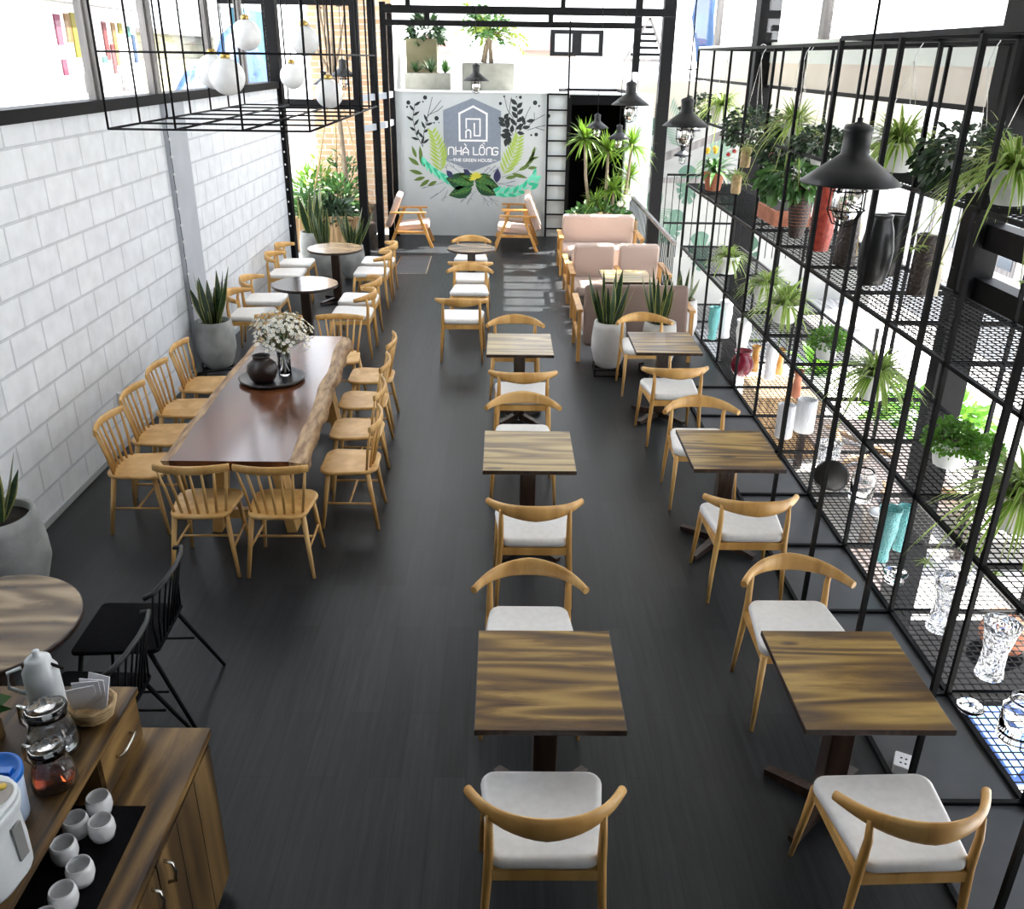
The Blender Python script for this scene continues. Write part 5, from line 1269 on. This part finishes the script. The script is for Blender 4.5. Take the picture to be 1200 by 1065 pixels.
for k in range(5): MB().cbox((0, 0, .1 + k * .13), (.62 - .09 * k, .04, .05), Matrix.Rotation(R(25), 4, 'X')).build('louvre', M['black'], t)
MB().bar((-.42, 0, .0), (.05, 0, .80), .05).build('strut', M['mull'], t); MB().bar((.42, 0, .0), (.05, 0, .80), .05).build('strut', M['mull'], t); MB().box(-.45, .45, -.03, .03, -.05, .02).build('base_rail', M['mull'], t)
t = thing('blue_tarp', 'folded blue tarpaulin hung on a pole beyond the right corner post', 'tarpaulin', (0, 0, 0))
MB().tube([(4.3, 21, 4.6), (4.25, 21, 4.0), (4.35, 21, 3.4), (4.3, 21, 3.1)], [.20, .24, .2, .12], 10).build('tarp_sheet', M['tarpb'], t); MB().tube([(4.3, 21, -2.6), (4.3, 21, 4.8)], .03, 8).build('pole', M['mull'], t)
# ================================================================ PAINTED MURAL
def WP(px, py): return (-2.07 + (px - 464) * .016534, (277 - py) * .015238)        # photo point -> wall x, z
def CW(cx, cy): return WP(460 + cx / 5.325, 90 + cy / 5.325)
MY = BY
mu = thing('wall_mural', 'painted mural of a slate badge with NHÀ LỒNG lettering wreathed in leaves', 'mural', (0, MY, 0))
def flat(pts, z, m, mi=0, th=.0015):
    # flat painted patch: pts wall (x,z); y towards the viewer by layer z
    b = len(m.v); n = len(pts); y = -.001 - z * .0012
    m.v += [(x, y, zz) for x, zz in pts]
    a = sum(pts[i][0] * pts[(i + 1) % n][1] - pts[(i + 1) % n][0] * pts[i][1] for i in range(n))
    idx = list(range(b, b + n)); m.face(idx if a > 0 else idx[::-1], mi)
def stroke(m, pts, w, z=3, cw=True):
    P = [CW(*p) if cw else p for p in pts]
    for (a, b) in zip(P, P[1:]):
        d = Vector((b[0] - a[0], b[1] - a[1])); L = d.length
        if L < 1e-6: continue
        d /= L; n = Vector((-d.y, d.x)) * w / 2; e = d * w / 2
        flat([(a[0] - e.x + n.x, a[1] - e.y + n.y), (a[0] - e.x - n.x, a[1] - e.y - n.y), (b[0] + e.x - n.x, b[1] + e.y - n.y), (b[0] + e.x + n.x, b[1] + e.y + n.y)], z, m); z += .02
def pleaf(m, cx, cy, ang, L, w, z=2, mi=0, curve=0.0):
    # painted pointed leaf from crop point along angle (degrees, 0 = right, 90 = up)
    x, zz = CW(cx, cy); s = .016534 / 5.325; a0 = R(ang); top = []; bot = []
    for i in range(9):
        t = i / 8; a = a0 + curve * t
        px = x + L * s * t * cos(a0 + curve * t * .5); pz = zz + L * s * t * sin(a0 + curve * t * .5)
        hw = w * s * .5 * sin(PI * t ** .85)
        top.append((px - sin(a) * hw, pz + cos(a) * hw)); bot.append((px + sin(a) * hw, pz - cos(a) * hw))
    flat(top[::1] + bot[-2:0:-1], z, m, mi)
m = MB(); flat([CW(503, 133), CW(672, 207), CW(672, 508), CW(503, 580), CW(330, 508), CW(330, 207)], 1, m); m.build('badge', M['p_slate'], mu)
m = MB(); stroke(m, [(426, 388), (426, 225), (508, 182), (588, 225), (588, 388), (426, 388)], .032)
m.build('house_emblem', M['p_white'], mu)
m = MB(); stroke(m, [(466, 312), (466, 257), (548, 257), (548, 358), (514, 358), (514, 285)], .024); stroke(m, [(464, 370), (464, 335), (469, 326), (478, 323), (487, 326), (492, 335), (492, 370)], .024)
m.build('house_emblem', M['p_white'], mu)
LT = dict(n=[[(0, 45), (0, 12), (4, 3), (12, 0), (22, 0), (29, 3), (33, 12), (33, 45)]], H=[[(0, 0), (0, 45)], [(33, 0), (33, 45)], [(0, 23), (33, 23)]],
          A=[[(0, 45), (0, 20), (17, 0), (34, 20), (34, 45)], [(0, 31), (34, 31)]], L=[[(0, 0), (0, 45), (29, 45)]],
          O=[[(9, 0), (29, 0), (38, 9), (38, 36), (29, 45), (9, 45), (0, 36), (0, 9), (9, 0)]], G=[[(34, 4), (26, 0), (9, 0), (0, 9), (0, 36), (9, 45), (25, 45), (33, 37), (33, 24), (18, 24)]])
for ch, x in (('n', 358), ('H', 402), ('A', 445), ('L', 508), ('O', 544), ('n', 587), ('G', 622)):
    m = MB()
    for pl in LT[ch]: stroke(m, [(x + a * (.82 if ch == 'O' else 1) * .97, 430 + b) for a, b in pl], .020)
    if ch == 'A': stroke(m, [(x + 10, 409), (x + 20, 420)], .016)
    if ch == 'O': stroke(m, [(x + 4, 424), (x + 15, 412), (x + 26, 424)], .014); stroke(m, [(x + 22, 400), (x + 31, 408)], .014)
    m.build('letter', M['p_white'], mu)
cu = bpy.data.curves.new('sub', 'FONT'); cu.body = 'THE GREEN HOUSE'; cu.size = .082; cu.space_character = 1.02; cu.align_x = 'CENTER'; cu.offset = .0015
tmp = bpy.data.objects.new('tmp', cu); COL.objects.link(tmp); bpy.context.view_layer.update()
me = bpy.data.meshes.new_from_object(tmp.evaluated_get(bpy.context.evaluated_depsgraph_get())); bpy.data.objects.remove(tmp)
o = bpy.data.objects.new('small_lettering', me); COL.objects.link(o); me.materials.append(M['p_white']); o.parent = mu
x, z = CW(503, 519); o.location = (x, -.0048, z); o.rotation_euler = (PI / 2, 0, 0)
m = MB(); stroke(m, [(360, 509), (392, 509)], .008); stroke(m, [(614, 509), (646, 509)], .008); m.build('rule_line', M['p_white'], mu)
# black ink sprigs and dots
m = MB(); rnd = random.Random(2)
def sprig(pts, n, L, w, sgn=1, m=m):
    stroke(m, pts, .010, 1)
    for k in range(n):
        t = (k + .6) / n * (len(pts) - 1); i = min(int(t), len(pts) - 2); u = t - i
        x = pts[i][0] + (pts[i + 1][0] - pts[i][0]) * u; y = pts[i][1] + (pts[i + 1][1] - pts[i][1]) * u
        ang = math.degrees(math.atan2(-(pts[i + 1][1] - pts[i][1]), pts[i + 1][0] - pts[i][0]))
        pleaf(m, x, y, ang + (48 if k % 2 else -48), L * rnd.uniform(.8, 1.1), w, 1.5 + k * .05)
sprig([(205, 430), (165, 350), (150, 260), (165, 170)], 9, 46, 15)
sprig([(205, 430), (215, 330), (240, 270)], 6, 48, 15)
m.build('ink_sprigs', M['p_ink'], mu); m = MB()
sprig([(760, 330), (770, 240), (765, 160)], 8, 55, 24, 1, m); sprig([(745, 345), (700, 300), (690, 250)], 7, 52, 26, 1, m); sprig([(760, 345), (800, 310), (830, 260)], 5, 50, 22, 1, m); sprig([(740, 350), (705, 372)], 4, 50, 30, 1, m); m.build('ink_sprigs', M['p_ink'], mu); m = MB()
for pts in ([(225, 290), (250, 200), (268, 130)], [(235, 250), (280, 200), (318, 150)], [(245, 235), (300, 210), (330, 182)], [(745, 250), (710, 200), (690, 120)], [(720, 225), (725, 170), (733, 125)], [(800, 290), (825, 220), (845, 180)], [(820, 310), (870, 260), (930, 225)], [(830, 320), (890, 300), (935, 290)], [(870, 255), (868, 215)], [(880, 305), (930, 320)]): stroke(m, pts, .010, 1)
m.build('ink_stems', M['p_ink'], mu); m = MB()
for x, y, r in ((226, 133, 12), (127, 164, 12), (291, 256, 13), (213, 158, 5), (119, 190, 6), (276, 283, 5), (304, 281, 4), (668, 162, 9), (785, 124, 9), (872, 155, 13), (896, 174, 6), (762, 122, 4), (883, 346, 11), (853, 350, 6), (953, 233, 11), (948, 262, 5), (690, 120, 6)):
    m = MB(); cxw, czw = CW(x, y); s = .0031; flat([(cxw + r * s * cos(2 * PI * k / 16), czw + r * s * sin(2 * PI * k / 16)) for k in range(16)], 2, m); m.build('ink_dot', M['p_ink'], mu)
# lime fronds
def frond(p0, p1, n, L, w, mats, name, bend=40):
    m = MB(); pts = [(p0[0] + (p1[0] - p0[0]) * t + 14 * sin(PI * t), p0[1] + (p1[1] - p0[1]) * t) for t in (0, .25, .5, .75, 1)]
    ang = math.degrees(math.atan2(-(p1[1] - p0[1]), p1[0] - p0[0]))
    for k in range(n):
        t = (k + .5) / n; x = p0[0] + (p1[0] - p0[0]) * t + 14 * sin(PI * t); y = p0[1] + (p1[1] - p0[1]) * t; LL = L * (1 - .62 * t) * (.6 + .4 * min(1, t * 5))
        for sg in (-1, 1): pleaf(m, x, y, ang + sg * bend, LL, w, 2 + k * .04, 0)
    stroke(m, pts, .008, 4)
    m.build(name, [M[mats]], mu)
frond((312, 585), (262, 335), 10, 105, 15, 'p_lime', 'lime_frond', 42)
frond((690, 600), (775, 362), 10, 110, 15, 'p_lime', 'lime_frond', 42)
frond((300, 640), (150, 400), 0, 1, 1, 'p_olive', 'olive_stem') if False else None
m = MB()
for x, y, a, L, w in ((215, 555, 120, 70, 24), (180, 545, 145, 80, 26), (195, 520, 95, 90, 22), (165, 500, 110, 75, 20), (200, 600, 165, 85, 24), (215, 620, 195, 75, 22), (240, 635, 215, 75, 24), (285, 645, 205, 65, 22), (700, 620, 10, 80, 22), (740, 590, -15, 100, 22), (780, 570, 25, 80, 22), (820, 540, 40, 80, 22), (840, 520, 60, 80, 20), (860, 490, 75, 70, 18), (835, 555, 5, 60, 20), (845, 500, 15, 60, 16)): pleaf(m, x, y, a, L, w, 2.1)
stroke(m, [(680, 615), (770, 580), (850, 510), (885, 430)], .008, 2)
m.build('olive_leaves', M['p_olive'], mu)
m = MB(); mb = MB()
for k in range(9):
    t = k / 8; x = 200 + 170 * t; y = 490 + 150 * t ** .8
    pleaf(m if k % 2 else mb, x, y, -20 - 40 * (1 - t), 70, 24, 2.6 + k * .05); pleaf(mb if k % 2 else m, x, y, -85 + 30 * t, 60, 20, 2.5 + k * .05)
for k in range(10):
    t = k / 9; x = 600 + 270 * t; y = 705 + 20 * sin(PI * t) - 90 * t ** 4
    pleaf(m if k % 2 else mb, x, y, 34 + 40 * t, 62, 22, 2.6 + k * .05); pleaf(mb if k % 2 else m, x, y, -30 + 35 * t, 55, 20, 2.5 + k * .05)
pleaf(mb, 868, 640, 75, 60, 30, 3.2); pleaf(mb, 880, 650, 55, 60, 30, 3.3); pleaf(m, 860, 690, 40, 60, 26, 3.1)
m.build('teal_leaves', M['p_teal'], mu); mb.build('teal_leaves', M['p_tealb'], mu)
m = MB(); mg = MB(); mv = MB()
for x, y, a, L, w in ((510, 665, 168, 175, 110), (500, 690, 196, 150, 80), (510, 650, 150, 100, 80), (515, 640, -12, 150, 90), (520, 665, -25, 140, 70), (520, 640, 20, 100, 60)):
    pleaf(m, x, y, a, L, w, 3.6); pleaf(mg, x, y - 6, a + 3, L * .8, w * .45, 4.0)
    for k in range(5):
        t = .2 + k * .15; px = x + L * t * cos(R(a)); py = y - L * t * sin(R(a))
        for sg in (-1, 1): stroke(mv, [(px, py), (px + 22 * cos(R(a + sg * 50)), py - 22 * sin(R(a + sg * 50)))], .004, 5)
    stroke(mv, [(x, y), (x + L * .92 * cos(R(a)), y - L * .92 * sin(R(a)))], .005, 5.2)
m.build('dark_leaves', M['p_deep'], mu); mg.build('dark_leaves', M['p_deepg'], mu); mv.build('leaf_veins', M['p_limed'], mu)
m = MB()
for k in range(9): pleaf(m, 525, 625, 30 + k * 20, 45, 13, 5.6 + k * .03)
m.build('yellow_bloom', M['p_yel'], mu)
m = MB()
for x, y, a, L, w in ((380, 620, 130, 55, 34), (485, 600, 140, 50, 30), (648, 650, 85, 85, 44)): pleaf(m, x, y, a, L, w, 4.8)
m.build('navy_buds', M['p_navy'], mu)
m = MB(); rnd = random.Random(6)
for x0, y0, x1, y1 in ((330, 650, 190, 690), (340, 680, 240, 760), (350, 700, 320, 775), (500, 710, 430, 780), (520, 705, 470, 795), (540, 705, 600, 800), (560, 700, 660, 800), (650, 650, 770, 680), (660, 660, 760, 640), (350, 590, 330, 530), (430, 590, 350, 520), (470, 590, 420, 530), (580, 600, 640, 540), (600, 610, 660, 550), (560, 600, 600, 550)):
    stroke(m, [(x0, y0), ((x0 + x1) / 2 + rnd.uniform(-12, 12), (y0 + y1) / 2), (x1, y1)], .006, .5)
    for q in (-1, 1): stroke(m, [((x0 + x1) / 2, (y0 + y1) / 2), ((x0 + x1) / 2 + (x1 - x0) * .3 + q * 18, (y0 + y1) / 2 + (y1 - y0) * .3 - q * 8)], .005, .6)
m.build('twig_lines', M['p_navy'], mu)
# leaf mural on the far right wall
struct(MB().box(2.3, 8.5, 20.0, 20.2, -2.6, 2.75).build('wall_leaf_mural', M['leafw']))
struct(MB().box(2.3, 8.5, 19.996, 20.0, 1.95, 2.75).build('trim_leaf_wall_band', M['leafb']))
lm = thing('leaf_mural', 'large painted monstera and palm leaves on the far right wall', 'mural', (0, 19.994, 0))
def monstera(cx, cz, r, ang, mi):
    m = MB(); v = MB(); c, s = cos(R(ang)), sin(R(ang)); pts = []
    N = 60
    for k in range(N):
        a = 2 * PI * k / N; q = r * (1 - .25 * cos(a + PI)) * (.82 + .18 * cos(2 * a))
        if k % 6 == 0 and .5 < a < 5.8: q *= .45
        x, z = q * cos(a), q * sin(a) * .85; pts.append((cx + x * c - z * s, cz + x * s + z * c))
    b = len(m.v); m.v.append((cx, -.002, cz)); m.v += [(x, -.002, z) for x, z in pts]
    for k in range(N): m.face([b, b + 1 + k, b + 1 + (k + 1) % N], 0)
    m.build('monstera_leaf', M[mi], lm)
    P = lambda t: (cx + r * t * c, cz + r * t * s)
    stroke(v, [P(-.7), P(1.1)], .012, 2.5, False); v.build('leaf_vein', M['p_sagel'], lm)
for a in ((3.15, .25, .42, 110, 'p_saged'), (2.75, 2.05, .48, -30, 'p_saged'), (3.75, -.35, .40, 70, 'p_sage'), (4.05, .55, .42, 95, 'p_sage'), (4.6, 1.25, .45, 60, 'p_sagel'), (5.2, .25, .5, 120, 'p_sage'), (5.9, .9, .5, 80, 'p_saged'), (6.5, .1, .5, 70, 'p_sage'), (3.0, 1.35, .4, 140, 'p_sage'), (4.5, -.9, .45, 100, 'p_sage'), (5.4, -1.0, .5, 70, 'p_saged')): monstera(*a)
m = MB()
for (cx, cz, a0) in ((2.9, -.35, 40), (3.9, 1.45, 120), (3.2, -.9, 70)):
    for k in range(12):
        x = cx + .07 * k * cos(R(a0)); z = cz + .07 * k * sin(R(a0))
        for sg in (-1, 1):
            b = R(a0 + sg * 45); flat([(x, z), (x + .25 * cos(b) - .02 * sin(b), z + .25 * sin(b) + .02 * cos(b)), (x + .34 * cos(b), z + .34 * sin(b)), (x + .25 * cos(b) + .02 * sin(b), z + .25 * sin(b) - .02 * cos(b))], 1 + k * .1, m)
m.build('palm_frond', M['p_sagel'], lm)
struct(MB().bar((2.4, 19.7, .85), (5.6, 19.2, 2.2), .08, .16).bar((2.4, 19.7, .78), (5.6, 19.6, .80), .08, .10).build('beam_far_canopy', M['mull']))
# ================================================================ OUTSIDE ON THE LEFT
t = thing('neighbour_building', 'white building outside the left windows with coloured stripe panels', 'building', (-8.0, 0, 0))
MB().box(-6, 0, 4, 21.2, -3, 4.1).build('wall', M['bldg'], t)
MB().box(-.05, .25, 14.5, 21.2, 3.95, 4.12).build('roof_edge', M['mull'], t)
for y, w, z0, z1, k in ((17.55, .22, 3.25, 3.75, 'pinks'), (17.55, .18, 2.75, 3.02, 'pinks'), (17.95, .2, 3.3, 3.78, 'oranges'), (18.25, .3, 3.05, 3.8, 'yels'), (18.55, .4, 2.95, 3.06, 'teals'), (18.9, .2, 3.1, 3.75, 'blues'), (19.35, .2, 2.95, 3.07, 'teals'), (19.55, .18, 3.0, 3.7, 'reds'), (19.8, .14, 2.75, 3.3, 'reds'), (20.0, .18, 2.9, 3.7, 'oranges'), (20.35, .2, 3.5, 3.7, 'yels'), (20.75, .2, 3.45, 3.65, 'teals'), (21.0, .14, 2.95, 3.5, 'blues')):
    MB().box(0, .03, y - w / 2, y + w / 2, z0, z1).build('stripe_panel', M[k], t)
for y, z in ((18.45, 2.65), (18.45, 1.95), (18.9, 2.7), (20.2, 2.62), (20.25, 2.1)):
    f = MB().box(0, .04, y - .16, y + .16, z - .22, z + .12).build('window', M['mull'], t); MB().box(.035, .05, y - .12, y + .12, z - .18, z + .08).build('pane', M['lcd'], f)
t = thing('neighbour_shed', 'yellowish timber clad shed outside behind the wire cage', 'shed', (-8.2, 24.5, 0))
MB().box(-4, 0, -2.8, 3.0, -3, 3.55).build('wall', brickmat('yellow_shed_boards', (.62, .56, .30), (.70, .64, .40), (.40, .34, .20), 2.2, .16, 'Y', .01), t)
MB().box(-4.2, .3, -3.0, 3.2, 3.55, 3.65).build('roof', M['mull'], t)
def tarp(label, x, y, rx, ry, tops, seed):
    m = MB(); rn = random.Random(seed); loops = []
    jit = [rn.uniform(.88, 1.1) for _ in range(26)]
    for sc_, z in tops:
        loops.append([(x + rx * sc_ * cos(2 * PI * k / 26) * jit[k], y + ry * sc_ * sin(2 * PI * k / 26) * jit[k], z + rn.uniform(-.06, .06)) for k in range(26)])
    m.loft(loops); tag(m.build('blue_tarp', M['tarpb']), label, 'tarpaulin')
tarp('low heap of blue tarpaulin outside the left windows, left of the globe lamps', -7.0, 21.9, .6, 1.6, ((1.1, -2.6), (1, 1.7), (.8, 2.3), (.45, 2.7), (.1, 2.85)), 8)
tarp('large bright blue sheet-covered pile outside, behind the biggest globe lamps', -7.2, 26.2, .6, 2.0, ((1, -2.6), (1, 2.2), (.9, 2.9), (.55, 3.55), (.15, 3.8)), 9)
t = thing('teal_screen', 'turquoise sheet screen outside the last left window', 'screen', (-8.0, 31.6, 0)); MB().box(-.1, .1, -2.6, 2.4, -2.6, 4.4).build('screen_sheet', M['tarpt'], t); MB().box(.1, .12, -1.5, 1.4, 2.2, 2.6).build('orange_patch', M['facade'] if 'facade' in M else M['oranges'], t)
struct(MB().box(-40, -3.5, -8, 60, -2.8, -2.6).build('ground_left_yard', M['ground']))
# ================================================================ OUTSIDE ON THE RIGHT, BELOW
def bench(label, x, y, z, w, d, h, rz=0):
    t = thing('outdoor_table', label, 'outdoor table', (x, y, z), R(rz), 'grey plank tables outside')
    for k in range(5): MB().box(-w / 2 + k * w / 5 + .01, -w / 2 + (k + 1) * w / 5 - .01, -d / 2, d / 2, h - .04, h).build('plank', M['greydeck'], t)
    for sx in (-1, 1):
        for sy in (-1, 1): MB().bar((sx * (w / 2 - .08), sy * (d / 2 - .1), 0), (sx * (w / 2 - .08), sy * (d / 2 - .1), h - .04), .06).build('leg', M['black'], t)
        MB().box(sx * (w / 2 - .08) - .025, sx * (w / 2 - .08) + .025, -d / 2 + .1, d / 2 - .1, h - .1, h - .04).build('rail', M['black'], t)
bench('grey plank table outside below the black vases, nearer of the row', 7.2, 19.0, -2.6, 1.5, 2.6, .75)
bench('grey plank table outside seen through the far shelf meshes', 7.4, 23.0, -2.6, 1.5, 2.6, .75)
bench('low grey plank deck outside below the big fern', 6.6, 10.6, -2.6, 1.2, 2.4, .42)
t = thing('rustic_table', 'dark rustic timber table outside under the rack, strewn with driftwood', 'outdoor table', (5.2, 11.0, -2.6))
MB().slab([(-.7, -1.5), (.7, -1.5), (.7, 1.5), (-.7, 1.5)], .68, .76, .01, 1, smooth=False).build('tabletop', M['ped'], t)
for sx in (-1, 1):
    for sy in (-1, 1): MB().bar((sx * .6, sy * 1.35, 0), (sx * .6, sy * 1.35, .68), .10).build('leg', M['ped'], t)
rnd = random.Random(12)
for k in range(7):
    x, y = 5.2 + rnd.uniform(-.5, .5), 11.0 + rnd.uniform(-1.2, 1.2); a = rnd.uniform(0, 3.1)
    o = MB().tube([(-.25, 0, .05), (-.08, .03, .09), (.1, -.02, .06), (.28, .04, .10)], [.03, .05, .045, .02], 8).build('driftwood', M['bark'], None, (x, y, -1.84)); o.rotation_euler = (0, 0, a); tag(o, 'gnarled piece of driftwood on the dark rustic table below the rack', 'driftwood', 'driftwood on the rustic table')
t = thing('green_trough', 'white trough of leafy greens outside beyond the big column', 'planter', (6.9, 13.2, -2.6))
MB().box(-.9, .9, -.25, .25, 0, .55).build('trough_body', M['white'], t); bushy(420, 1.0, .38, 131, .22, .10).build('foliage', [M['fern'], M['stem']], t).location = (0, 0, .55)
t = thing('banana_plant', 'broad bright green leafy plant outside behind the middle spider plant', 'plant', (5.9, 15.6, -2.6))
MB().lathe(TAPER(.25, .45, .75), 20).build('pot', M['potw'], t)
m = MB()
for k in range(11):
    a = 2 * PI * k * .618; el = .6 + .07 * k; m.blade((0, 0, 0), (cos(a) * cos(el), sin(a) * cos(el), sin(el)), (0, 0, 1), 1.0, .28, .35, 7, (0, 0), .2, .1, .05, .5)
m.build('foliage', [M['fern']], t).location = (0, 0, .4)
for lab, x, y, sx, sy in (('blue mat on the ground below the two near crystal vases', 4.6, 6.5, 1.5, 1.4), ('blue mat on the ground below the storage jar', 3.9, 4.4, 1.3, 1.2)):
    tag(MB().slab([(-sx / 2, -sy / 2), (sx / 2, -sy / 2), (sx / 2, sy / 2), (-sx / 2, sy / 2)], 0, .03, .005, 1, smooth=False).build('ground_mat', M['bluemat'], None, (x, y, -2.599)), lab, 'mat')
t = thing('black_stool', 'black square stool on the ground seen through the mesh under the crystal vases', 'stool', (3.75, 7.55, -2.6), R(12))
MB().box(-.2, .2, -.2, .2, .42, .46).build('seat', M['black'], t)
for sx in (-1, 1):
    for sy in (-1, 1): MB().bar((sx * .18, sy * .18, 0), (sx * .17, sy * .17, .42), .03).build('leg', M['black'], t)
t = thing('person_standin_pot', 'rounded brown pot on the black table, standing in for a seated person', 'pot', (4.72, 6.75, -1.858))  # pot stands in for what is likely a seated person
MB().lathe(round_pot(.34, .22, .03, .6), 26).build('pot_body', M['terra'], t)
t = thing('black_table', 'low black table outside under the mesh, below the two near crystal vases', 'outdoor table', (4.42, 6.6, -2.6))
MB().slab([(-.5, -.6), (.5, -.6), (.5, .6), (-.5, .6)], .70, .74, .008, 1, smooth=False).build('tabletop', M['blackm'], t)
for sx in (-1, 1):
    for sy in (-1, 1): MB().bar((sx * .45, sy * .54, 0), (sx * .45, sy * .54, .70), .05).build('leg', M['black'], t)
t = thing('timber_bench', 'brown timber bench outside under the mesh by the black column foot', 'bench', (4.15, 8.5, -2.6))
for k in range(3): MB().box(-.24 + k * .165, -.09 + k * .165, -.65, .65, .42, .46).build('plank', M['ped'], t)
for sy in (-1, 1): MB().box(-.22, .22, sy * .5 - .03, sy * .5 + .03, 0, .42).build('leg', M['plank'], t)
t = thing('wooden_crates', 'stacked brown timber boxes outside beneath the ribbed white vases', 'crates', (4.5, 13.2, -2.6))
for k in range(2):
    o = MB().box(-.6 + .1 * k, .6 - .1 * k, -.5, .5, .52 * k, .52 * k + .5).build('crate', M['plank'], t)
t = thing('far_house', 'pale house outside at the far right with tall grey framed windows', 'house', (13.5, 20, -2.6))
MB().box(0, 5, -8, 12, 0, 4.4).build('wall', M['bldg'], t); MB().box(-.6, 5.5, -8.4, 12.4, 4.4, 4.6).build('roof', M['offwh'], t)
for k in range(7):
    f = MB().box(-.05, .02, -7 + k * 2.5, -5.3 + k * 2.5, .6, 3.4).build('window', M['mull'], t); MB().box(-.07, -.04, -6.9 + k * 2.5, -6.2 + k * 2.5, .75, 3.25).box(-.07, -.04, -6.1 + k * 2.5, -5.4 + k * 2.5, .75, 3.25).build('pane', M['wing'], f)
t = thing('garden_fence', 'dark barred fence outside beyond the upper shelf vases', 'fence', (9.5, 24, -2.6))
for z in (.3, 1.5): MB().bar((0, -9, z), (0, 6, z), .05).build('rail', M['mull'], t)
for k in range(60): MB().bar((0, -9 + k * .254, 0), (0, -9 + k * .254, 1.6), .02).build('bar', M['mull'], t)
# ================================================================ LIGHT AND CAMERA
W = bpy.data.worlds.new('overcast_sky'); SC.world = W; W.use_nodes = True
nt = W.node_tree; bg = nt.nodes['Background']
tc = nn(nt, 'ShaderNodeTexCoord'); sp = nn(nt, 'ShaderNodeSeparateXYZ'); nt.links.new(tc.outputs['Generated'], sp.inputs[0])
rp = ramp(nt, [(.0, (.60, .60, .60)), (.5, (.95, .97, 1.0)), (1.0, (.72, .82, 1.0))])
mr = nn(nt, 'ShaderNodeMapRange'); mr.inputs['From Min'].default_value = -1; nt.links.new(sp.outputs['Z'], mr.inputs['Value']); nt.links.new(mr.outputs[0], rp.inputs[0])
nt.links.new(rp.outputs[0], bg.inputs['Color']); bg.inputs['Strength'].default_value = 2.6
sl = bpy.data.lights.new('sun', 'SUN'); so = bpy.data.objects.new('sun', sl); COL.objects.link(so)
sl.energy = 20.0; sl.angle = R(.6); sl.color = (1, .96, .88)
sd = Vector((.45, .35, .82)).normalized()
so.rotation_euler = sd.to_track_quat('Z', 'Y').to_euler(); so.location = (6, 10, 12)
cam = bpy.data.cameras.new('camera'); co = bpy.data.objects.new('camera', cam); COL.objects.link(co); SC.camera = co
pitch, yaw, roll, H, F = R(24.26330075), R(.80065355), R(.82063105), 3.14506822, 1030.47751
cp, sp_, cy_, sy_ = cos(pitch), sin(pitch), cos(yaw), sin(yaw)
fw = Vector((sy_ * cp, cy_ * cp, -sp_)); rt = Vector((cy_, -sy_, 0)); up = rt.cross(fw)
r2 = rt * cos(roll) + up * sin(roll); u2 = up * cos(roll) - rt * sin(roll)
mt = Matrix((r2, u2, -fw)).transposed().to_4x4(); mt.translation = Vector((0, 0, H)); co.matrix_world = mt
cam.sensor_fit = 'HORIZONTAL'; cam.sensor_width = 36; cam.lens = 36 * F / 1200; cam.clip_start = .05; cam.clip_end = 300
vs = SC.view_settings; vs.view_transform = 'Standard'; vs.look = 'None'; vs.gamma = 1; vs.use_curve_mapping = False; vs.exposure = 0.8
cy2 = SC.cycles; cy2.max_bounces = 10; cy2.diffuse_bounces = 4; cy2.glossy_bounces = 4; cy2.transmission_bounces = 8; cy2.transparent_max_bounces = 12
cy2.caustics_reflective = False; cy2.caustics_refractive = False; cy2.sample_clamp_indirect = 6
